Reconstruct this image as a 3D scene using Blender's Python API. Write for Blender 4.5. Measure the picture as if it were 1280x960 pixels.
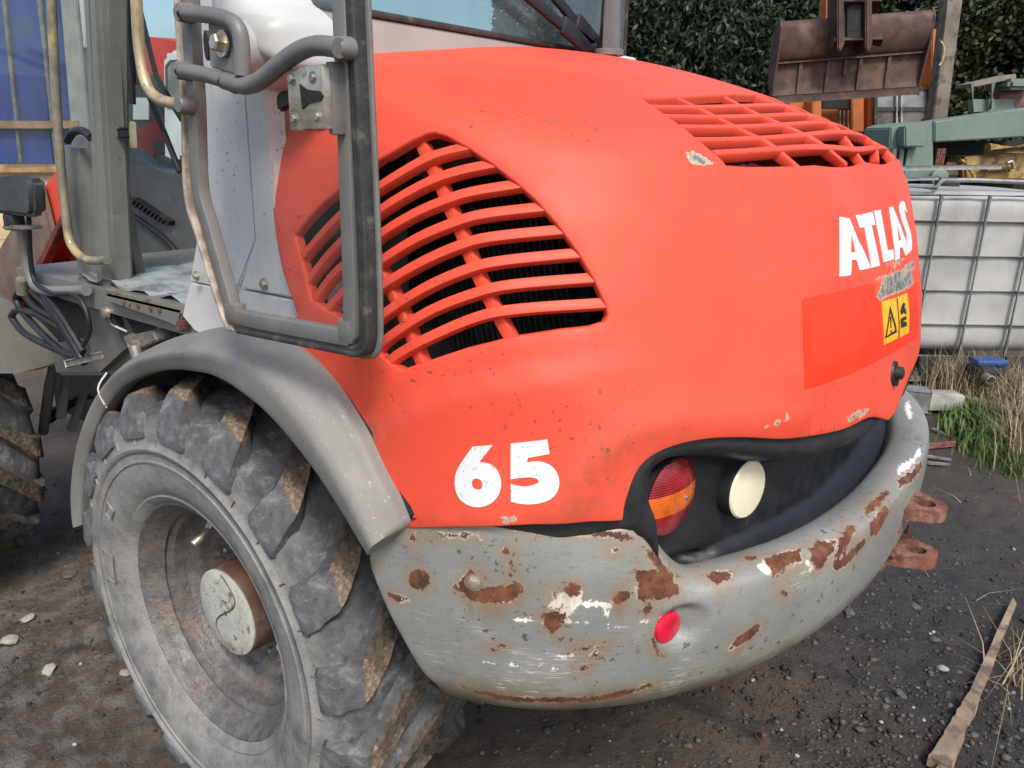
import bpy, bmesh, math, random
import numpy as np
from mathutils import Vector, Matrix
from mathutils.bvhtree import BVHTree
from mathutils.geometry import delaunay_2d_cdt, tessellate_polygon
random.seed(7); rng = np.random.RandomState(7)
scene = bpy.context.scene
for o in list(bpy.data.objects): bpy.data.objects.remove(o)
C = scene.collection

# ------------------------------------------------------------------ camera
CAM = np.array([1.27984, -0.67528, 1.44557]); YAW, PITCH, ROLL, FOC = 0.922441, 0.309894, 0.015473, 962.0
_F = np.array([-math.cos(YAW)*math.cos(PITCH), math.sin(YAW)*math.cos(PITCH), -math.sin(PITCH)])
_R = np.cross(_F, [0, 0, 1]); _R /= np.linalg.norm(_R); _U = np.cross(_R, _F)
CR = _R*math.cos(ROLL)+_U*math.sin(ROLL); CU = -_R*math.sin(ROLL)+_U*math.cos(ROLL); CF = _F
cd = bpy.data.cameras.new('camera'); cam = bpy.data.objects.new('camera', cd); C.objects.link(cam)
cd.sensor_fit = 'HORIZONTAL'; cd.sensor_width = 36; cd.lens = FOC/1280*36; cd.clip_start = 0.02; cd.clip_end = 500
M = Matrix.Identity(4)
for i in range(3):
    M[i][0], M[i][1], M[i][2], M[i][3] = CR[i], CU[i], -CF[i], CAM[i]
cam.matrix_world = M; scene.camera = cam

# ------------------------------------------------------------------ light
SUN_DIR = Vector((0.62, -0.50, 0.95)).normalized()      # from the scene towards the sun
w = bpy.data.worlds.new('World'); scene.world = w; w.use_nodes = True
nt = w.node_tree; bg = nt.nodes['Background']; sky = nt.nodes.new('ShaderNodeTexSky')
sky.sky_type = 'NISHITA'; sky.sun_disc = False
sky.sun_elevation = math.asin(SUN_DIR.z); sky.sun_rotation = math.atan2(SUN_DIR.x, SUN_DIR.y)
sky.air_density = 1.0; sky.dust_density = 3.0; sky.ozone_density = 1.0
nt.links.new(sky.outputs[0], bg.inputs[0]); bg.inputs[1].default_value = 0.12
sl = bpy.data.lights.new('sun', 'SUN'); sl.energy = 1.5; sl.angle = math.radians(14); sl.color = (1, .96, .9)
so = bpy.data.objects.new('sun', sl); C.objects.link(so); so.rotation_euler = SUN_DIR.to_track_quat('Z', 'Y').to_euler()
vs = scene.view_settings; vs.view_transform = 'Standard'; vs.look = 'None'; vs.exposure = 1.03; vs.gamma = 1; vs.use_curve_mapping = False

# ------------------------------------------------------------------ helpers
AX = {'x': 0, 'y': 1, 'z': 2}
def ray(px, py):
    d = CF*FOC+CR*(px-640)-CU*(py-480); return d/np.linalg.norm(d)
def at(px, py, ax, v):                       # point of the place seen at a pixel of the photograph, on a given plane
    d = ray(px, py); i = AX[ax]; return Vector(CAM+d*((v-CAM[i])/d[i]))
def pix(p):
    d = np.array(p)-CAM; z = d@CF; return (640+FOC*(d@CR)/z, 480-FOC*(d@CU)/z)
def root(name, label, cat, loc=(0, 0, 0), group=None):
    o = bpy.data.objects.new(name, None); C.objects.link(o); o.location = loc; o.empty_display_size = .1
    tag(o, label, cat, group); return o
def tag(o, label=None, cat=None, group=None, kind=None):
    for k, v in (('label', label), ('category', cat), ('group', group), ('kind', kind)):
        if v: o[k] = v
    return o
def link(name, me, mat=None, parent=None, smooth=True, auto=None):
    o = bpy.data.objects.new(name, me); C.objects.link(o)
    for m in (mat if isinstance(mat, (list, tuple)) else [mat]):
        if m: me.materials.append(m)
    if smooth:
        me.polygons.foreach_set('use_smooth', [True]*len(me.polygons))
        if auto: me.set_sharp_from_angle(angle=math.radians(auto))
    if parent:
        o.parent = parent
        b = parent; off = Vector()
        while b: off += b.location; b = b.parent
        o.location = -off                    # meshes are written in place; parents carry no rotation
    return o
def mesh(verts, faces):
    me = bpy.data.meshes.new('m'); me.from_pydata([tuple(v) for v in verts], [], faces); me.update(); return me
def obj(name, bm, mat=None, parent=None, smooth=True, auto=35):
    me = bpy.data.meshes.new(name); bmesh.ops.recalc_face_normals(bm, faces=bm.faces); bm.to_mesh(me); bm.free()
    return link(name, me, mat, parent, smooth, auto)
def BM(): return bmesh.new()
def frame(d):
    d = Vector(d).normalized(); up = Vector((0, 0, 1)) if abs(d.z) < .95 else Vector((1, 0, 0))
    a = d.cross(up).normalized(); return d, a, a.cross(d).normalized()
def box(bm, c, s, ax=None, bev=0, seg=2):
    """box with centre c, sizes s, axes ax (three vectors)"""
    ax = ax or (Vector((1, 0, 0)), Vector((0, 1, 0)), Vector((0, 0, 1)))
    r = bmesh.ops.create_cube(bm, size=1); vs_ = r['verts']; c = Vector(c)
    for v in vs_: v.co = c+ax[0]*v.co.x*s[0]+ax[1]*v.co.y*s[1]+ax[2]*v.co.z*s[2]
    if bev:
        es = list({e for v in vs_ for e in v.link_edges})
        bmesh.ops.bevel(bm, geom=es, offset=bev, segments=seg, profile=.5, affect='EDGES')
def bar(bm, a, b, w_, h_, up=None, bev=0):
    a, b = Vector(a), Vector(b); d = (b-a); L = d.length; d.normalize()
    up = Vector(up) if up else (Vector((0, 0, 1)) if abs(d.z) < .95 else Vector((1, 0, 0)))
    s = d.cross(up).normalized(); u = s.cross(d).normalized()
    box(bm, (a+b)/2, (L, w_, h_), (d, s, u), bev)
def crom(pts, n=6, closed=False):
    P_ = [Vector(p) for p in pts]; out = []
    m = len(P_)
    for i in range(m if closed else m-1):
        if closed: p0, p1, p2, p3 = P_[i-1], P_[i], P_[(i+1) % m], P_[(i+2) % m]
        else: p0, p1, p2, p3 = P_[max(i-1, 0)], P_[i], P_[i+1], P_[min(i+2, m-1)]
        for k in range(n):
            t = k/n
            out.append(.5*((2*p1)+(p2-p0)*t+(2*p0-5*p1+4*p2-p3)*t*t+(3*p1-p0-3*p2+p3)*t**3))
    if not closed: out.append(P_[-1])
    return out
def tube(bm, pts, r, n=10, cap=True, smooth=0):
    if smooth: pts = crom(pts, smooth)
    pts = [Vector(p) for p in pts]; rings = []; N = len(pts)
    prev = None
    for i, p in enumerate(pts):
        d = (pts[min(i+1, N-1)]-pts[max(i-1, 0)]).normalized()
        if prev is None: d, a, b = frame(d)
        else:
            a = prev-d*prev.dot(d); a.normalize(); b = d.cross(a)
        prev = a; rr = r[i] if isinstance(r, (list, tuple)) else r
        rings.append([bm.verts.new(p+(a*math.cos(2*math.pi*k/n)+b*math.sin(2*math.pi*k/n))*rr) for k in range(n)])
    for i in range(N-1):
        for k in range(n):
            bm.faces.new((rings[i][k], rings[i][(k+1) % n], rings[i+1][(k+1) % n], rings[i+1][k]))
    if cap:
        bm.faces.new(rings[0][::-1]); bm.faces.new(rings[-1])
def sweep(bm, pts, sec, upf, closed=False, cap=True):
    """sec: list of (side, up) offsets (closed); upf(i) -> up vector at point i"""
    pts = [Vector(p) for p in pts]; N = len(pts); rings = []
    for i, p in enumerate(pts):
        if closed: d = pts[(i+1) % N]-pts[i-1]
        else: d = pts[min(i+1, N-1)]-pts[max(i-1, 0)]
        d.normalize(); u = Vector(upf(i)); u = (u-d*u.dot(d)).normalized(); s = d.cross(u)
        rings.append([bm.verts.new(p+s*a+u*b) for a, b in sec])
    n = len(sec)
    for i in range(N if closed else N-1):
        for k in range(n):
            bm.faces.new((rings[i][k], rings[i][(k+1) % n], rings[(i+1) % N][(k+1) % n], rings[(i+1) % N][k]))
    if cap and not closed: bm.faces.new(rings[0][::-1]); bm.faces.new(rings[-1])
def rsec(w_, h_, r, n=3):                      # rounded rectangle section
    out = []
    for cx, cy, a0 in ((w_/2-r, h_/2-r, 0), (-w_/2+r, h_/2-r, 90), (-w_/2+r, -h_/2+r, 180), (w_/2-r, -h_/2+r, 270)):
        for k in range(n+1):
            a = math.radians(a0+90*k/n); out.append((cx+r*math.cos(a), cy+r*math.sin(a)))
    return out
def prism(bm, poly, d, bev=0):
    """closed planar polygon (3D points) extruded by vector d, with an optional bevel"""
    poly = [Vector(p) for p in poly]; d = Vector(d); n = len(poly)
    a = [bm.verts.new(p) for p in poly]; b = [bm.verts.new(p+d) for p in poly]
    fs = [bm.faces.new(a), bm.faces.new(b[::-1])]
    for i in range(n): fs.append(bm.faces.new((a[i], b[i], b[(i+1) % n], a[(i+1) % n])))
    if bev: bmesh.ops.bevel(bm, geom=list({e for f in fs for e in f.edges}), offset=bev, segments=2, affect='EDGES')
def lathe(bm, prof, c, axis, n=48, cap0=False, cap1=False):
    """prof: (along axis, radius)"""
    d, a, b = frame(axis); c = Vector(c); rings = []
    for h, r in prof:
        rings.append([bm.verts.new(c+d*h+(a*math.cos(2*math.pi*k/n)+b*math.sin(2*math.pi*k/n))*r) for k in range(n)])
    for i in range(len(prof)-1):
        for k in range(n): bm.faces.new((rings[i][k], rings[i][(k+1) % n], rings[i+1][(k+1) % n], rings[i+1][k]))
    if cap0: bm.faces.new(rings[0][::-1])
    if cap1: bm.faces.new(rings[-1])
def bolt(bm, c, ax, r, h, washer=True):
    if washer: lathe(bm, [(0, r*1.5), (h*.2, r*1.5), (h*.2, r)], c, ax, 14, cap1=True)
    lathe(bm, [(0, r), (h*.85, r), (h, r*.8)], c, ax, 6, cap1=True)
def hash2(ix, iy, s=0):
    h = (ix.astype(np.int64)*374761393+iy.astype(np.int64)*668265263+s*144665) & 0x7fffffff
    h = ((h ^ (h >> 13))*1274126177) & 0x7fffffff
    return ((h ^ (h >> 16)) & 0xffff)/65535.
def vnoise(x, y, s=0):
    ix, iy = np.floor(x), np.floor(y); fx, fy = x-ix, y-iy; fx = fx*fx*(3-2*fx); fy = fy*fy*(3-2*fy)
    a, b, c, d = hash2(ix, iy, s), hash2(ix+1, iy, s), hash2(ix, iy+1, s), hash2(ix+1, iy+1, s)
    return (a*(1-fx)+b*fx)*(1-fy)+(c*(1-fx)+d*fx)*fy
def fbm(x, y, o=4, s=0):
    r = 0; a = 1.; t = 0
    for k in range(o): r = r+a*vnoise(x*2**k, y*2**k, s+k*17); t += a; a *= .5
    return r/t
def sstep(a, b, x):
    t = np.clip((x-a)/(b-a), 0, 1); return t*t*(3-2*t)
def inside(P_, poly):
    x, y = P_[:, 0], P_[:, 1]; r = np.zeros(len(P_), bool); n = len(poly)
    for i in range(n):
        x1, y1 = poly[i]; x2, y2 = poly[(i+1) % n]
        if y1 == y2: continue
        c = ((y1 > y) != (y2 > y)) & (x < (x2-x1)*(y-y1)/(y2-y1)+x1); r ^= c
    return r
def segdist(P_, poly, closed=True):
    d = np.full(len(P_), 1e9); n = len(poly)
    for i in range(n if closed else n-1):
        a = np.array(poly[i]); b = np.array(poly[(i+1) % n]); ab = b-a; L = (ab@ab)+1e-18
        t = np.clip(((P_-a)@ab)/L, 0, 1); q = P_-a-t[:, None]*ab; d = np.minimum(d, np.sqrt((q*q).sum(1)))
    return d
def sdist(P_, poly): return np.where(inside(P_, poly), 1, -1)*segdist(P_, poly)
def resample(poly, step, closed=True):
    out = []; n = len(poly)
    for i in range(n if closed else n-1):
        a = np.array(poly[i], float); b = np.array(poly[(i+1) % n], float); k = max(1, int(math.ceil(np.linalg.norm(b-a)/step)))
        for j in range(k): out.append(tuple(a+(b-a)*j/k))
    if not closed: out.append(tuple(poly[-1]))
    return out
def sm2(pts, n=4, closed=False):              # smooth 2D polyline
    return [(p.x, p.y) for p in crom([(a, b, 0) for a, b in pts], n, closed)]

class Surf:
    """parametric body panel f(u,v) -> points; hit() finds where the photo's line of sight meets it"""
    def __init__(s, f, u0, u1, nu, v0, v1, nv):
        s.f = f; U, V = np.meshgrid(np.linspace(u0, u1, nu), np.linspace(v0, v1, nv)); s.UV = np.stack([U.ravel(), V.ravel()], 1)
        s.P = f(s.UV[:, 0], s.UV[:, 1]); T = []
        for j in range(nv-1):
            for i in range(nu-1):
                a = j*nu+i; T += [(a, a+1, a+nu+1), (a, a+nu+1, a+nu)]
        s.T = T; s.bvh = BVHTree.FromPolygons([Vector(p) for p in s.P], T)
    def cast(s, o, d):
        loc, no, idx, dist = s.bvh.ray_cast(Vector(o), Vector(d))
        if loc is None: return None
        ia, ib, ic = s.T[idx]; a, b, c = (Vector(s.P[i]) for i in (ia, ib, ic))
        v0, v1, v2 = b-a, c-a, loc-a; d00, d01, d11, d20, d21 = v0@v0, v0@v1, v1@v1, v2@v0, v2@v1
        den = d00*d11-d01*d01+1e-20; w1 = (d11*d20-d01*d21)/den; w2 = (d00*d21-d01*d20)/den
        return tuple(s.UV[ia]*(1-w1-w2)+s.UV[ib]*w1+s.UV[ic]*w2)
    def hit(s, px, py):
        r = s.cast(CAM, ray(px, py))
        if r: return r
        for k in range(1, 45):                # just beyond the outline: nearest line of sight that still meets the body
            for a in range(16):
                r = s.cast(CAM, ray(px+k*1.5*math.cos(a*math.pi/8), py+k*1.5*math.sin(a*math.pi/8)))
                if r: return r
        raise ValueError('no hit %s %s' % (px, py))
    def hits(s, pts): return [s.hit(*p) for p in pts]
    def pn(s, uv):
        uv = np.asarray(uv, float).reshape(-1, 2); h = 1e-3; u, v = uv[:, 0], uv[:, 1]
        p = s.f(u, v); a = s.f(u+h, v)-s.f(u-h, v); b = s.f(u, v+h)-s.f(u, v-h); n = np.cross(a, b); n /= np.linalg.norm(n, axis=1)[:, None]+1e-12
        return p, n                           # outward
def patch(S, outer, holes=(), step=.012, off=0., disp=None, lip=None, liphole=None, bstep=None, extra=None):
    """a trimmed piece of S: verts, faces, uv. lip: list of (towards outside of the piece, along normal) steps"""
    bstep = bstep or step
    rings = [resample(outer, bstep)]+[resample(h, bstep) for h in holes]
    pts = []; edges = []; start = []
    for r in rings:
        k = len(pts); start.append((k, len(r))); pts += r; edges += [(k+i, k+(i+1) % len(r)) for i in range(len(r))]
    A = np.array(outer); lo, hi = A.min(0), A.max(0)
    gx = np.arange(lo[0]+step*.5, hi[0], step); gy = np.arange(lo[1]+step*.5, hi[1], step)
    G = np.stack([g.ravel() for g in np.meshgrid(gx, gy)], 1); G[:, 0] += np.where((np.round((G[:, 1]-lo[1])/step-.5).astype(int) % 2) > 0, step*.25, -step*.25)
    m = inside(G, outer) & (segdist(G, outer) > step*.45)
    for h in holes: m &= ~inside(G, h) & (segdist(G, h) > step*.45)
    G = G[m]; pts = pts+[tuple(g) for g in G]
    vco, ed, fa, ov, oe, of = delaunay_2d_cdt([Vector(p) for p in pts], edges, [], 0, 1e-7)
    UV = np.array([(p.x, p.y) for p in vco]); F_ = np.array([tuple(f) for f in fa])
    cen = UV[F_].mean(1); ok = inside(cen, outer)
    for h in holes: ok &= ~inside(cen, h)
    F_ = F_[ok]
    # orientation: u to the right, v up -> counter-clockwise
    a = UV[F_]; cr = (a[:, 1, 0]-a[:, 0, 0])*(a[:, 2, 1]-a[:, 0, 1])-(a[:, 1, 1]-a[:, 0, 1])*(a[:, 2, 0]-a[:, 0, 0])
    F_[cr < 0] = F_[cr < 0][:, ::-1]; F_ = F_[np.abs(cr) > 1e-12]
    Pn, Nn = S.pn(UV)
    if disp is not None: Pn = Pn+Nn*disp(UV, Pn)[:, None]
    V = Pn+Nn*off
    verts = [tuple(v) for v in V]; faces = [tuple(int(i) for i in f) for f in F_]
    inv = {}
    for i, l in enumerate(ov):
        for j in l: inv[j] = i
    for ri, (k, n) in enumerate(start):
        L = lip if ri == 0 else liphole
        if not L: continue
        ids = [inv[k+i] for i in range(n)]; pr = V[ids]; nr = Nn[ids]
        tg = np.roll(pr, -1, 0)-np.roll(pr, 1, 0); tg /= np.linalg.norm(tg, axis=1)[:, None]+1e-12
        sd = np.cross(tg, nr); r2 = rings[ri]
        ar = sum(r2[i][0]*r2[(i+1) % n][1]-r2[(i+1) % n][0]*r2[i][1] for i in range(n))
        sg = (1 if ar > 0 else -1)*(1 if ri == 0 else -1)
        prev = ids
        for a_, b_ in L:
            q = pr+sd*sg*a_+nr*b_; base = len(verts); verts += [tuple(x) for x in q]; cur = list(range(base, base+n))
            for i in range(n):
                j = (i+1) % n; f = (prev[i], cur[i], cur[j], prev[j])
                faces.append(f if sg > 0 else f[::-1])
            prev = cur
    return verts, faces, UV
LIP = [(.0012, -.0006), (.002, -.002), (.0024, -.006), (.0024, -.03)]
# ------------------------------------------------------------------ materials
class NT:
    def __init__(s, name):
        s.m = bpy.data.materials.new(name); s.m.use_nodes = True; s.t = s.m.node_tree; s.b = s.t.nodes['Principled BSDF']
        s.geo = s.t.nodes.new('ShaderNodeTexCoord').outputs['Object']
    def n(s, typ, **kw):
        x = s.t.nodes.new('ShaderNode'+typ)
        for k, v in kw.items(): setattr(x, k, v)
        return x
    def l(s, a, b): s.t.links.new(a, b)
    def noise(s, sc, det=4, ro=.55, vec=None, dist=0):
        x = s.n('TexNoise'); x.inputs['Scale'].default_value = sc; x.inputs['Detail'].default_value = det; x.inputs['Roughness'].default_value = ro; x.inputs['Distortion'].default_value = dist
        s.l(vec or s.geo, x.inputs['Vector']); return x.outputs['Fac']
    def vor(s, sc, feat='F1', vec=None, out='Distance', rnd=1):
        x = s.n('TexVoronoi', feature=feat); x.inputs['Scale'].default_value = sc; x.inputs['Randomness'].default_value = rnd
        s.l(vec or s.geo, x.inputs['Vector']); return x.outputs[out]
    def ramp(s, a, lo, hi, x0=0, x1=1, smooth=True):
        x = s.n('MapRange', interpolation_type='SMOOTHSTEP' if smooth else 'LINEAR')
        for k, v in (('From Min', lo), ('From Max', hi), ('To Min', x0), ('To Max', x1)): x.inputs[k].default_value = v
        s.l(a, x.inputs['Value']); return x.outputs['Result']
    def math(s, op, a, b=None):
        x = s.n('Math', operation=op)
        for i, v in enumerate((a, b)):
            if v is None: continue
            if isinstance(v, (int, float)): x.inputs[i].default_value = v
            else: s.l(v, x.inputs[i])
        return x.outputs[0]
    def mix(s, f, a, b):
        x = s.n('Mix', data_type='RGBA')
        if isinstance(f, (int, float)): x.inputs[0].default_value = f
        else: s.l(f, x.inputs[0])
        for i, v in ((6, a), (7, b)):
            if isinstance(v, (tuple, list)): x.inputs[i].default_value = (*v[:3], 1)
            else: s.l(v, x.inputs[i])
        return x.outputs[2]
    def scale(s, v, vec=None):
        x = s.n('Mapping'); x.inputs['Scale'].default_value = v; s.l(vec or s.geo, x.inputs['Vector']); return x.outputs[0]
    def attr(s, nm): return s.n('Attribute', attribute_name=nm).outputs['Fac']
    def attrv(s, nm): return s.n('Attribute', attribute_name=nm).outputs['Vector']
    def bump(s, h, st=.3, d=.01):
        x = s.n('Bump'); x.inputs['Strength'].default_value = st; x.inputs['Distance'].default_value = d
        s.l(h, x.inputs['Height']); s.l(x.outputs[0], s.b.inputs['Normal']); return x
    def out(s, col=None, rough=None, metal=None, **kw):
        for k, v in (('Base Color', col), ('Roughness', rough), ('Metallic', metal)):
            if v is None: continue
            if isinstance(v, (int, float)): s.b.inputs[k].default_value = v
            elif isinstance(v, (tuple, list)): s.b.inputs[k].default_value = (*v[:3], 1)
            else: s.l(v, s.b.inputs[k])
        for k, v in kw.items(): s.b.inputs[k.replace('_', ' ')].default_value = v
        return s.m
def srgb(r, g, b): return tuple(((c/255+.055)/1.055)**2.4 if c > 10 else c/255/12.92 for c in (r, g, b))
def simple(name, col, rough=.5, metal=0, var=.25, sc=12, bump=.15, bsc=60, dirt=None, dsc=7, damt=.5, speck=None, **kw):
    t = NT(name); a = t.noise(sc, 5)
    c = t.mix(t.ramp(a, .3, .7), tuple(x*(1-var) for x in col), tuple(min(1, x*(1+var)) for x in col))
    r = t.ramp(t.noise(sc*2.3, 3), .3, .7, max(.05, rough-.12), min(1, rough+.12))
    if dirt: c = t.mix(t.ramp(t.noise(dsc, 8, .65), 1-damt, 1.12-damt, 0, .9), c, dirt)
    if speck: c = t.mix(t.ramp(t.noise(150, 2, .5), .66, .70, 0, .8), c, speck)
    if bump: t.bump(t.noise(bsc, 5), bump, .004)
    return t.out(c, r, metal, **kw)

RUST = (.085, .026, .012)
def paint_orange():
    t = NT('faded_orange_paint')
    c = t.mix(t.ramp(t.noise(3, 4), .35, .65), (.655, .064, .031), (.675, .080, .042))
    c = t.mix(t.ramp(t.noise(26, 6, .7), .5, .8, 0, .12), c, (.62, .13, .085))
    # dust streaks and pin-prick chips that belong to the old paint
    sp = t.math('MULTIPLY', t.ramp(t.noise(110, 2, .4), .668, .70), t.ramp(t.noise(4.5, 3), .45, .62))
    c = t.mix(t.math('MULTIPLY', sp, .75), c, (.09, .045, .035))
    sp2 = t.ramp(t.vor(58), .035, .02); sp2 = t.math('MULTIPLY', sp2, t.ramp(t.noise(9, 2), .5, .6))
    c = t.mix(t.math('MULTIPLY', sp2, .8), c, (.12, .05, .035))
    st = t.noise(14, 6, .7, t.scale((1, 1, .18)))
    c = t.mix(t.ramp(st, .58, .82, 0, .28), c, (.33, .10, .06))
    g = t.ramp(t.attr('grime'), 0, 1); gn = t.ramp(t.noise(38, 7, .75), .32, .72)
    c = t.mix(t.math('MULTIPLY', t.math('MULTIPLY', g, gn), .75), c, (.16, .075, .045))
    cd_ = t.math('ADD', t.math('SUBTRACT', t.attr('chip'), .03), t.math('MULTIPLY', t.math('SUBTRACT', t.noise(95, 5, .7), .5), .022))
    cm = t.ramp(cd_, -.0008, .0008); halo = t.ramp(cd_, -.0032, -.0018)
    c = t.mix(halo, c, (.42, .36, .27))
    c = t.mix(cm, c, t.mix(t.ramp(t.noise(70, 4), .42, .6), (.12, .115, .105), (.30, .28, .24)))
    b = t.math('ADD', t.math('MULTIPLY', t.noise(420, 3), .12), t.math('MULTIPLY', cm, -.6))
    t.bump(b, .25, .0025)
    return t.out(c, t.ramp(t.noise(7, 4), .3, .7, .52, .66), 0, Specular_IOR_Level=.36)
M_ORANGE = paint_orange()
def paint_bumper():
    t = NT('scraped_grey_paint')
    c = t.mix(t.ramp(t.noise(5, 5), .3, .7), (.185, .190, .178), (.250, .254, .238))
    c = t.mix(t.ramp(t.noise(30, 6, .7), .55, .8, 0, .35), c, (.20, .20, .185))
    # yellowish run-off and mossy dirt
    st = t.noise(16, 7, .75, t.scale((1, 1, .25)))
    c = t.mix(t.math('MULTIPLY', t.ramp(st, .52, .72, 0, .55), t.ramp(t.attr('stain'), 0, 1)), c, (.20, .16, .075))
    # dirty underside
    c = t.mix(t.math('MULTIPLY', t.ramp(t.attr('under'), 0, 1), t.ramp(t.noise(22, 6, .7), .25, .58)), c, (.13, .108, .068))
    # scratches
    sv = t.scale((3, 3, 55)); sc = t.ramp(t.noise(9, 3, .5, sv, 1.2), .60, .64)
    sc = t.math('MULTIPLY', sc, t.math('MULTIPLY', t.ramp(t.noise(5, 3), .46, .58), t.ramp(t.attr('scratch'), 0, 1)))
    c = t.mix(t.math('MULTIPLY', sc, .8), c, (.62, .60, .50))
    sd = t.ramp(t.noise(7, 4, .55, t.scale((2.2, 2.2, 48)), 1.6), .60, .66); c = t.mix(t.math('MULTIPLY', sd, t.ramp(t.noise(4, 3), .4, .6, .1, .75)), c, (.13, .125, .115))
    sd2 = t.ramp(t.noise(11, 3, .5, t.scale((6, 6, 34)), 2.5), .63, .66); c = t.mix(t.math('MULTIPLY', sd2, .6), c, (.11, .10, .085))
    n1 = t.math('ADD', t.math('MULTIPLY', t.math('SUBTRACT', t.noise(62, 7, .74), .5), .030), t.math('MULTIPLY', t.math('SUBTRACT', t.noise(210, 4, .7), .5), .008))
    p = t.ramp(t.math('ADD', t.attr('primer'), n1), -.0008, .0008); c = t.mix(p, c, (.72, .70, .64))
    bs = t.ramp(t.noise(30, 5, .65, t.scale((1, 1, .14))), .42, .62); c = t.mix(t.math('MULTIPLY', t.math('MULTIPLY', t.attr('bleed'), bs), .6), c, (.19, .115, .05))
    rd = t.math('ADD', t.attr('rust'), n1)
    c = t.mix(t.math('MULTIPLY', t.ramp(rd, -.02, -.002), .35), c, (.26, .15, .05))
    c = t.mix(t.math('MULTIPLY', t.ramp(rd, -.0026, -.0014), t.ramp(t.noise(20, 4), .50, .62, 0, .75)), c, (.52, .49, .41))
    rm = t.ramp(rd, -.0006, .0006)
    rc = t.mix(t.ramp(t.noise(45, 6, .7), .35, .65), (.060, .019, .010), (.165, .058, .023))
    rc = t.mix(t.ramp(t.noise(160, 3, .6), .6, .75, 0, .6), rc, (.26, .12, .05))
    c = t.mix(rm, c, rc)
    dk = t.math('MULTIPLY', t.ramp(t.noise(85, 4, .6), .615, .64), t.ramp(t.noise(6, 3), .40, .58)); c = t.mix(t.math('MULTIPLY', dk, .8), c, (.07, .045, .03))
    b = t.math('ADD', t.math('MULTIPLY', t.noise(200, 4), t.math('ADD', .06, t.math('MULTIPLY', rm, .5))), t.math('MULTIPLY', rm, -.7))
    t.bump(b, .35, .003)
    return t.out(c, t.math('ADD', .42, t.math('MULTIPLY', rm, .42)), 0)
M_BUMP = paint_bumper()
M_GREY = simple('fender_grey_plastic', (.185, .179, .162), .6, var=.10, sc=6, bump=.12, bsc=300, dirt=(.105, .095, .078), damt=.36, dsc=8, speck=(.30, .28, .24))
M_FENIN = simple('dusty_fender_lining', (.105, .09, .068), .85, var=.3, sc=14, bump=.4, bsc=50, dirt=(.18, .15, .11), damt=.45)
M_FRAME = simple('door_frame_grey_paint', (.135, .132, .124), .42, var=.12, sc=18, bump=.08, bsc=220, dirt=(.11, .08, .055), damt=.33, dsc=24)
M_CAB = simple('cab_grey_paint', (.15, .155, .14), .45, var=.10, sc=5, bump=.06, bsc=200, dirt=(.21, .19, .15), damt=.4, dsc=8, speck=(.06, .05, .04))
M_PALE = simple('pale_grey_panel_paint', (.56, .57, .575), .42, var=.05, sc=4, bump=.05, bsc=120, dirt=(.36, .34, .29), damt=.40, dsc=5, speck=(.2, .17, .12))
M_WHITE = simple('off_white_plastic', (.53, .52, .49), .38, var=.05, sc=5, bump=.05, bsc=150, dirt=(.3, .24, .17), damt=.36, dsc=14)
M_BLACK = simple('black_moulded_plastic', (.012, .0135, .015), .5, var=.25, sc=10, bump=.2, bsc=500, dirt=(.06, .058, .052), damt=.38, dsc=9)
M_RUBBER = simple('black_rubber_seal', (.030, .030, .028), .62, var=.3, sc=30, bump=.3, bsc=180, dirt=(.10, .095, .08), damt=.45, dsc=30)
M_HOSE = simple('black_hose_rubber', (.014, .014, .015), .45, var=.3, sc=30, bump=.2, bsc=300, dirt=(.07, .065, .055), damt=.4, dsc=20)
M_DARK = simple('dark_engine_bay', (.010, .010, .009), .8, var=.4, sc=20, bump=.3, bsc=80)
M_FIN = simple('black_radiator_fins', (.022, .022, .022), .55, var=.4, sc=40, bump=.2, bsc=200)
M_ZINC = simple('worn_zinc_plate', (.46, .41, .33), .38, .75, var=.25, sc=30, bump=.15, bsc=150, dirt=(.20, .10, .05), damt=.42, dsc=45)
M_STEEL = simple('dull_steel', (.30, .28, .25), .45, .7, var=.3, sc=40, bump=.2, bsc=200, dirt=(.10, .06, .04), damt=.45, dsc=40)
M_RUST = simple('rusty_steel', (.135, .052, .030), .85, var=.45, sc=26, bump=.6, bsc=130, dirt=(.22, .12, .085), damt=.5, dsc=35)
M_WRAIL = simple('worn_brassy_rail', (.42, .33, .20), .4, .35, var=.2, sc=30, bump=.1, bsc=120, dirt=(.17, .12, .07), damt=.5, dsc=24)
M_DECALW = simple('white_vinyl', (.64, .66, .66), .42, var=.04, sc=14, bump=.05, bsc=200, dirt=(.45, .42, .38), damt=.34, dsc=30, speck=(.4, .38, .36))
M_REDPANEL = simple('scarlet_vinyl', (.84, .036, .006), .33, var=.04, sc=6, bump=.04, bsc=200)
M_YELLOW = simple('yellow_vinyl', (.78, .40, .012), .4, var=.06, sc=20, bump=.04, bsc=200)
M_INK = simple('black_print', (.012, .011, .01), .5, var=.1, bump=0)
M_CREAM = simple('cream_lamp_lens', (.66, .61, .43), .3, var=.06, sc=14, bump=.1, bsc=200, dirt=(.42, .36, .22), damt=.4, dsc=25)
def lens(name, col):
    t = NT(name); g = t.n('TexWave', bands_direction='Z'); g.inputs['Scale'].default_value = 90
    t.l(t.geo, g.inputs['Vector']); t.bump(g.outputs['Fac'], .25, .002)
    return t.out(t.mix(t.ramp(t.noise(40, 4), .4, .7), col, tuple(c*.6 for c in col)), .12, 0, Coat_Weight=.6)
M_REDLENS = lens('red_lens', (.26, .004, .007)); M_AMBER = lens('amber_lens', (.62, .115, .01)); M_REFLECT = lens('red_reflector', (.62, .008, .035))
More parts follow.
